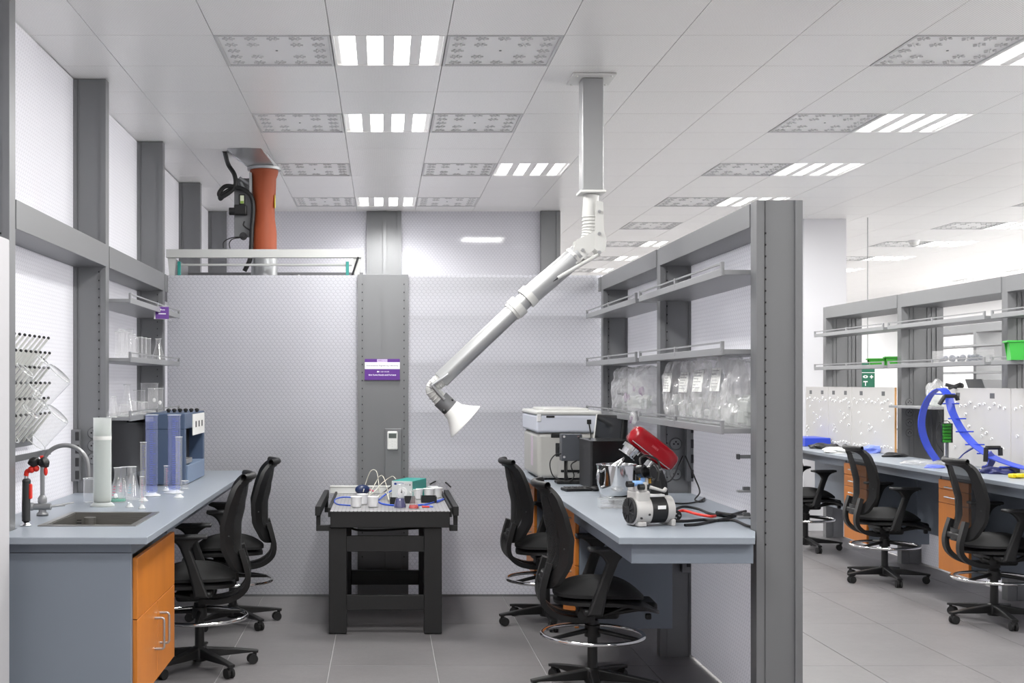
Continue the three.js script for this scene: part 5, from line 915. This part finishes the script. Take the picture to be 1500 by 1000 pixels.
// ---------------------------------------------------------------- aisle bench: pegboards, track, bins, signs
{
  const boards = [[12.35, 13.0, 'white pegboard nearest the column on the aisle bench'], [11.73, 12.34, 'narrow white pegboard in the middle of its group of three'], [10.74, 11.72, 'wide white pegboard with an orange edge beside the sockets'], [8.76, 9.8, 'large white pegboard behind the blue track'], [7.6, 8.75, 'white pegboard cut off by the picture edge']];
  boards[0][2] = 'white pegboard beside the building column on the aisle bench'; boards[4][2] = 'white pegboard adjoining the one behind the blue track';
  boards.forEach(([a, b, label], k) => {
    const t = thing('pegboard', label, 'pegboard', [4.555, BENCH, -(a + b) / 2], -Math.PI / 2), w = b - a - 0.006;   // local x runs into depth, +z faces the aisle
    mesh('board', rbox(w, 0.6, 0.018, 0, 0.302, 0, 0.002), M.board, t);
    if (k === 2) mesh('edge_band', rbox(0.004, 0.598, 0.018, w / 2 + 0.001, 0.302, 0, 0.001), std(0xc9965e, 0.5), t);
    mesh('hang_hole', [-0.27, 0.25].map((q) => rbox(0.07, 0.04, 0.003, q * w, 0.545, 0.0085, 0.001)), M.frameDark, t);
    const pegs = []; const n = Math.round(w * 13);
    const pg = (x, y) => { pegs.push(new THREE.TorusGeometry(0.0095, 0.004, 5, 10, 4.2).rotateY(0.4).translate(x, y, 0.014)); };
    for (let i = 0; i < n; i++) { const s = (i + 0.5) / n - 0.5; pg(s * w * 0.94, 0.47 + 0.02 * Math.sin(i * 2.3 + k)); if (k < 3) pg(s * w * 0.94, 0.055 + 0.012 * Math.cos(i + k)); }
    for (let i = 0; i < 11; i++) pg((((i * i * 0.377 + k * 0.21 + i * 0.13) % 1) - 0.5) * w * 0.85, 0.13 + ((i * 0.618 + k * 0.13) % 1) * 0.28);
    mesh('pegs', pegs, M.white, t).userData.kind = 'stuff';
  });
  const Tk = [[1372, 674, 9.45], [1358, 652, 9.5], [1350, 625, 9.5], [1353, 600, 9.5], [1364, 578, 9.45], [1377, 569, 9.4], [1388, 578, 9.3], [1395, 603, 9.2], [1408, 628, 9.1], [1424, 648, 8.95], [1442, 662, 8.8], [1465, 674, 8.6], [1500, 685, 8.4], [1530, 690, 8.25]];
  const tr = thing('flexible_track', 'long blue flexible track looped and curving down onto the aisle bench', 'track');
  mesh('track_band', ribbon(Tk.map((q) => W(...q)), V(1, 0.1, -0.6).normalize(), 0.085, 0.007, 140), M.blueStrip, tr);
  [[1384, 577, 9.33, 15], [1392, 591, 9.25, 13], [1402, 613, 9.16, 13], [1413, 632, 9.05, 13], [1428, 651, 8.92, 14], [1440, 664, 8.8, 9], [1480, 684, 8.5, 16]].forEach(([u, v, Z, l]) => mesh('cross_pin', rod(W(u - l, v, Z), W(u + l, v, Z), 0.005, 0.005, 8), M.blueStrip, tr));
  const tb = thing('blue_strip', 'short dark blue bent strip leaning under the track', 'strip'); mesh('strip_band', ribbon([W(1405, 671, 9.1), W(1415, 662, 9.1), W(1428, 654, 9.05)], V(1, 0.6, -0.6).normalize(), 0.05, 0.008, 20), std(0x1f2f80, 0.4), tb);
  const tc = thing('blue_strip', 'curled dark blue strip end beside the lower clamp', 'strip'); mesh('strip_band', ribbon([W(1448, 664, 8.7), W(1453, 672, 8.7), W(1448, 682, 8.7), W(1438, 687, 8.7)], V(1, 0, -0.6).normalize(), 0.08, 0.01, 24), std(0x27389a, 0.4), tc);
  const clamp_ = (pts, label) => { const t = thing('bar_clamp', label, 'clamp'); for (let i = 0; i < pts.length - 1; i++) mesh(['jaw', 'bar', 'handle'][i] ?? 'jaw', rod(W(...pts[i]), W(...pts[i + 1]), 0.016, 0.016, 6), M.black, t); };
  clamp_([[1376, 592, 9.2], [1384, 580, 9.2], [1401, 580, 9.2], [1403, 586, 9.2]], 'black clamp gripping the top of the blue track');
  clamp_([[1443.5, 676, 8.6], [1444.5, 655.5, 8.6], [1465, 655.5, 8.6], [1465.5, 667, 8.6]], 'black clamp gripping the lower end of the blue track');
  const gp = thing('circuit_board', 'bright green circuit module with black edge beside the blue loop', 'circuit', [0, 0, 0]); const g0 = W(1387, 634, 9.35);
  mesh('plate', rbox(0.085, 0.15, 0.02, g0.x, g0.y, g0.z, 0.003), M.black, gp); for (let i = 0; i < 6; i++) mesh('green_block', rbox(0.062, 0.02, 0.026, g0.x - 0.008, g0.y + 0.06 - i * 0.0245, g0.z + 0.012, 0.003), M.green, gp);
  mesh('wires', [tube([[g0.x - 0.06, g0.y + 0.17, g0.z], [g0.x - 0.05, g0.y + 0.1, g0.z + 0.02], [g0.x - 0.08, g0.y + 0.02, g0.z], [g0.x - 0.08, g0.y - 0.08, g0.z + 0.01], [g0.x - 0.03, g0.y - 0.15, g0.z]], 0.003, 40, 6), tube([[g0.x + 0.03, g0.y + 0.06, g0.z + 0.01], [g0.x, g0.y + 0.095, g0.z + 0.01], [g0.x - 0.06, g0.y + 0.08, g0.z]], 0.003, 30, 6)], M.black, gp); mesh('stand', rbox(0.02, 0.3, 0.02, g0.x + 0.01, g0.y - 0.13, g0.z - 0.02, 0.003), M.frame, gp);
  { const s = thing('bench_ledge', 'grey ledge shelf with plastic wrapping behind the blue loop', 'shelf'); mesh('ledge', rspan(4.47, 4.97, 1.385, 1.405, 9.85, 10.69, 0.003), M.shelf, s); mesh('rear_board', rspan(4.95, 4.97, BENCH, 1.4, 9.82, 10.69, 0.003), M.frame, s);
    mesh('slots', [4, 5, 6].map((i) => span(4.946, 4.95, 1.05, 1.3, 9.5 + i * 0.13, 9.52 + i * 0.13)), M.slot, s); }
  { const p = W(1372, 560, 9.9); const b = thing('plastic_bag', 'crumpled clear plastic bag on top of the grey ledge', 'plastic bag', [p.x, 1.407, p.z]); const g = new THREE.IcosahedronGeometry(0.075, 4), q = g.attributes.position; for (let i = 0; i < q.count; i++) { const n = 1 + 0.45 * noise.noise(q.getX(i) * 22, q.getY(i) * 22, q.getZ(i) * 22); q.setXYZ(i, q.getX(i) * n, Math.max(0.002, q.getY(i) * n + 0.09) * 1.3, q.getZ(i) * n); } g.computeVertexNormals(); mesh('film', g, M.plasticBag, b); mesh('contents', rbox(0.09, 0.12, 0.08, 0, 0.065, 0, 0.01), M.frosted, b);
    const k = W(1396, 563, 9.6), c = thing('bar_clamp', 'black plastic clamp lying on top of the large pegboard', 'clamp', [k.x, k.y - 0.03, k.z]); mesh('jaw', [rod([-0.06, 0.03, 0], [0.05, 0.0, 0.02], 0.014), rod([-0.04, 0.0, 0.02], [0.06, 0.035, 0], 0.012), ball(0.022, 0.06, 0.02, 0.01)], M.charcoal, c); }
  // shelf contents
  const bin = (u, v, Z, w, h, label, mat) => { const p = W(u, v, Z), t = thing('storage_bin', label, 'bin', [p.x, 1.762, p.z], -0.3); mesh('bin_wall', [box(w, 0.004, 0.16, 0, 0.004, 0), extr([[-w / 2, 0], [w / 2, 0], [w / 2 + 0.02, h], [-w / 2 - 0.02, h]], 0.006).translate(0, 0, 0.08), extr([[-w / 2, 0], [w / 2, 0], [w / 2 + 0.02, h], [-w / 2 - 0.02, h]], 0.006).translate(0, 0, -0.08), box(0.006, h, 0.16, w / 2, h / 2, 0), box(0.006, h, 0.16, -w / 2, h / 2, 0)], mat, t); mesh('lip', rbox(w + 0.06, 0.014, 0.18, 0, h, 0, 0.004), mat, t); };
  bin(1288, 527, 11.2, 0.16, 0.06, 'green storage bin on the lower aisle shelf near the column', M.green); bin(1311, 526, 10.9, 0.13, 0.07, 'green storage bin touching another near the column', M.green);
  bin(1497, 520, 8.5, 0.16, 0.13, 'bright green storage bin at the shelf over the blue track', std(0x37ad3c, 0.45));
  { const p = W(1271, 552, 13.0), s = thing('safety_sign', 'green safety sign with white eyewash and arrow symbols', 'sign', [p.x, p.y, p.z]);
    mesh('plate', box(0.15, 0.3, 0.008), M.greenDark, s); mesh('print', sheet(0.148, 0.298).translate(0, 0, 0.0045), print(1, 1, canvas(256, 512, (x, w, h) => { x.fillStyle = '#0c6b4f'; x.fillRect(0, 0, w, h); x.fillStyle = '#fff'; x.fillRect(0, 170, w, 10); x.fillRect(60, 60, 60, 50); x.beginPath(); x.ellipse(84, 250, 48, 26, 0, 0, 7); x.fill(); x.fillStyle = '#0c6b4f'; x.beginPath(); x.arc(84, 250, 14, 0, 7); x.fill(); x.fillStyle = '#fff'; x.fillRect(186, 220, 20, 64); x.fillRect(164, 242, 64, 20); x.fillRect(76, 330, 16, 90); x.fillRect(44, 330, 80, 22); })), s); mesh('hanger', cyl(0.004, 0.004, CEIL - p.y - 0.15, 0, (CEIL - p.y + 0.15) / 2, 0, 8), M.frame, s); }
  { const p = W(1427, 560, 10.2), s = thing('steel_tub', 'shallow grey metal tub above the large pegboard', 'tub', [5.3, 1.55, -10.45]); mesh('tub_wall', extr([[-0.17, 0], [0.15, 0], [0.19, 0.07], [0.23, 0.075], [0.23, 0.085], [-0.2, 0.085]], 0.3, 0.004), M.shelf, s); mesh('tub_stand', rbox(0.3, 1.55, 0.25, 0, -0.775, 0, 0.004), M.frame, s); }
  { const s = thing('parts_box', 'open clear box of small dark parts on the lower aisle shelf', 'box', [4.6, 1.762, -9.6], 0); mesh('box_wall', [box(0.2, 0.1, 0.004, 0, 0.05, 0.3), box(0.2, 0.1, 0.004, 0, 0.05, -0.3), box(0.004, 0.1, 0.6, -0.1, 0.05, 0), box(0.004, 0.1, 0.6, 0.1, 0.05, 0), box(0.2, 0.004, 0.6, 0, 0.002, 0)], M.glass, s); mesh('parts', Array.from({ length: 26 }, () => ball(R(0.012, 0.024), R(-0.07, 0.07), R(0.015, 0.05), R(-0.27, 0.27))), std(0x4a5160, 0.5), s).userData.kind = 'stuff'; }
  // loose things on the aisle worktop
  const low = (u, v) => onBench(u, v);
  const bt = thing('tray', 'bright blue tray on the aisle bench beside the tall end post', 'tray', [4.4, BENCH, -12.45]); mesh('tray_wall', [rbox(0.26, 0.085, 0.44, 0, 0.043, 0, 0.006)], M.blueStrip, bt);
  const crumple = (u, v, r, sy, mat, name, label, cat, sd = 1) => { const t = thing(name, label, cat, low(u, v)); const g = new THREE.IcosahedronGeometry(r, 4), q = g.attributes.position; for (let i = 0; i < q.count; i++) { const n = 1 + 0.5 * noise.noise(q.getX(i) * 18 + sd, q.getY(i) * 18, q.getZ(i) * 18); q.setXYZ(i, q.getX(i) * n * 1.4, Math.max(0, (q.getY(i) * n + r * 0.5) * sy), q.getZ(i) * n); } g.computeVertexNormals(); mesh('film', g, mat, t); };
  crumple(1208, 657, 0.1, 0.35, M.charcoal, 'cable_bundle', 'black cable bundle beside the blue tray on the aisle bench', 'cable', 2); crumple(1228, 663, 0.1, 0.35, M.offWhite, 'cloth', 'crumpled white cloth behind the aisle stool', 'cloth', 5);
  crumple(1276, 663, 0.09, 0.5, phy({ color: 0x8ea2f0, roughness: 0.35, transmission: 0.3, thickness: 0, side: THREE.DoubleSide }), 'plastic_bag', 'pale blue plastic bag in front of the wide pegboard', 'plastic bag', 8); crumple(1310, 669, 0.07, 0.35, M.charcoal, 'glove', 'black gloves lying in front of the wide pegboard', 'glove', 11);
  crumple(1355, 680, 0.13, 0.18, M.plasticBag, 'plastic_bag', 'flat clear plastic wrapping on the aisle bench under the blue loop', 'plastic bag', 14); crumple(1368, 685, 0.05, 0.3, phy({ color: 0x6f7fe0, roughness: 0.4, transmission: 0.2, thickness: 0, side: THREE.DoubleSide }), 'plastic_bag', 'small blue packet under the blue loop', 'plastic bag', 15);
  crumple(1452, 693, 0.06, 0.5, std(0x23285a, 0.5), 'connector', 'dark blue connector lying below the lower clamp', 'connector', 17); crumple(1468, 694, 0.06, 0.5, std(0x23285a, 0.5), 'connector', 'second dark blue connector next to the grey block', 'connector', 19);
  const gb = thing('tool_block', 'dark grey block beside the yellow tool on the aisle bench', 'block', low(1483, 692), 0.3); mesh('block', [rbox(0.12, 0.04, 0.07, 0, 0.021, 0, 0.006)], M.charcoal, gb);
  const yt = thing('hand_tool', 'bright yellow hand tool on the aisle bench edge', 'tool', low(1492, 700), 0.2); mesh('tool_body', [rbox(0.13, 0.028, 0.05, 0, 0.016, 0, 0.008), rbox(0.03, 0.02, 0.08, -0.03, 0.018, 0.01, 0.006)], M.yellow, yt);
  const ys = thing('hand_tool', 'small yellow cap near the lower clamp', 'cap', low(1441, 690)); mesh('cap_body', rbox(0.04, 0.022, 0.03, 0, 0.012, 0, 0.006), M.yellow, ys);
}
scene.traverse((o) => { if (o.isMesh) o.castShadow = o.receiveShadow = true; });
renderer.render(scene, camera);
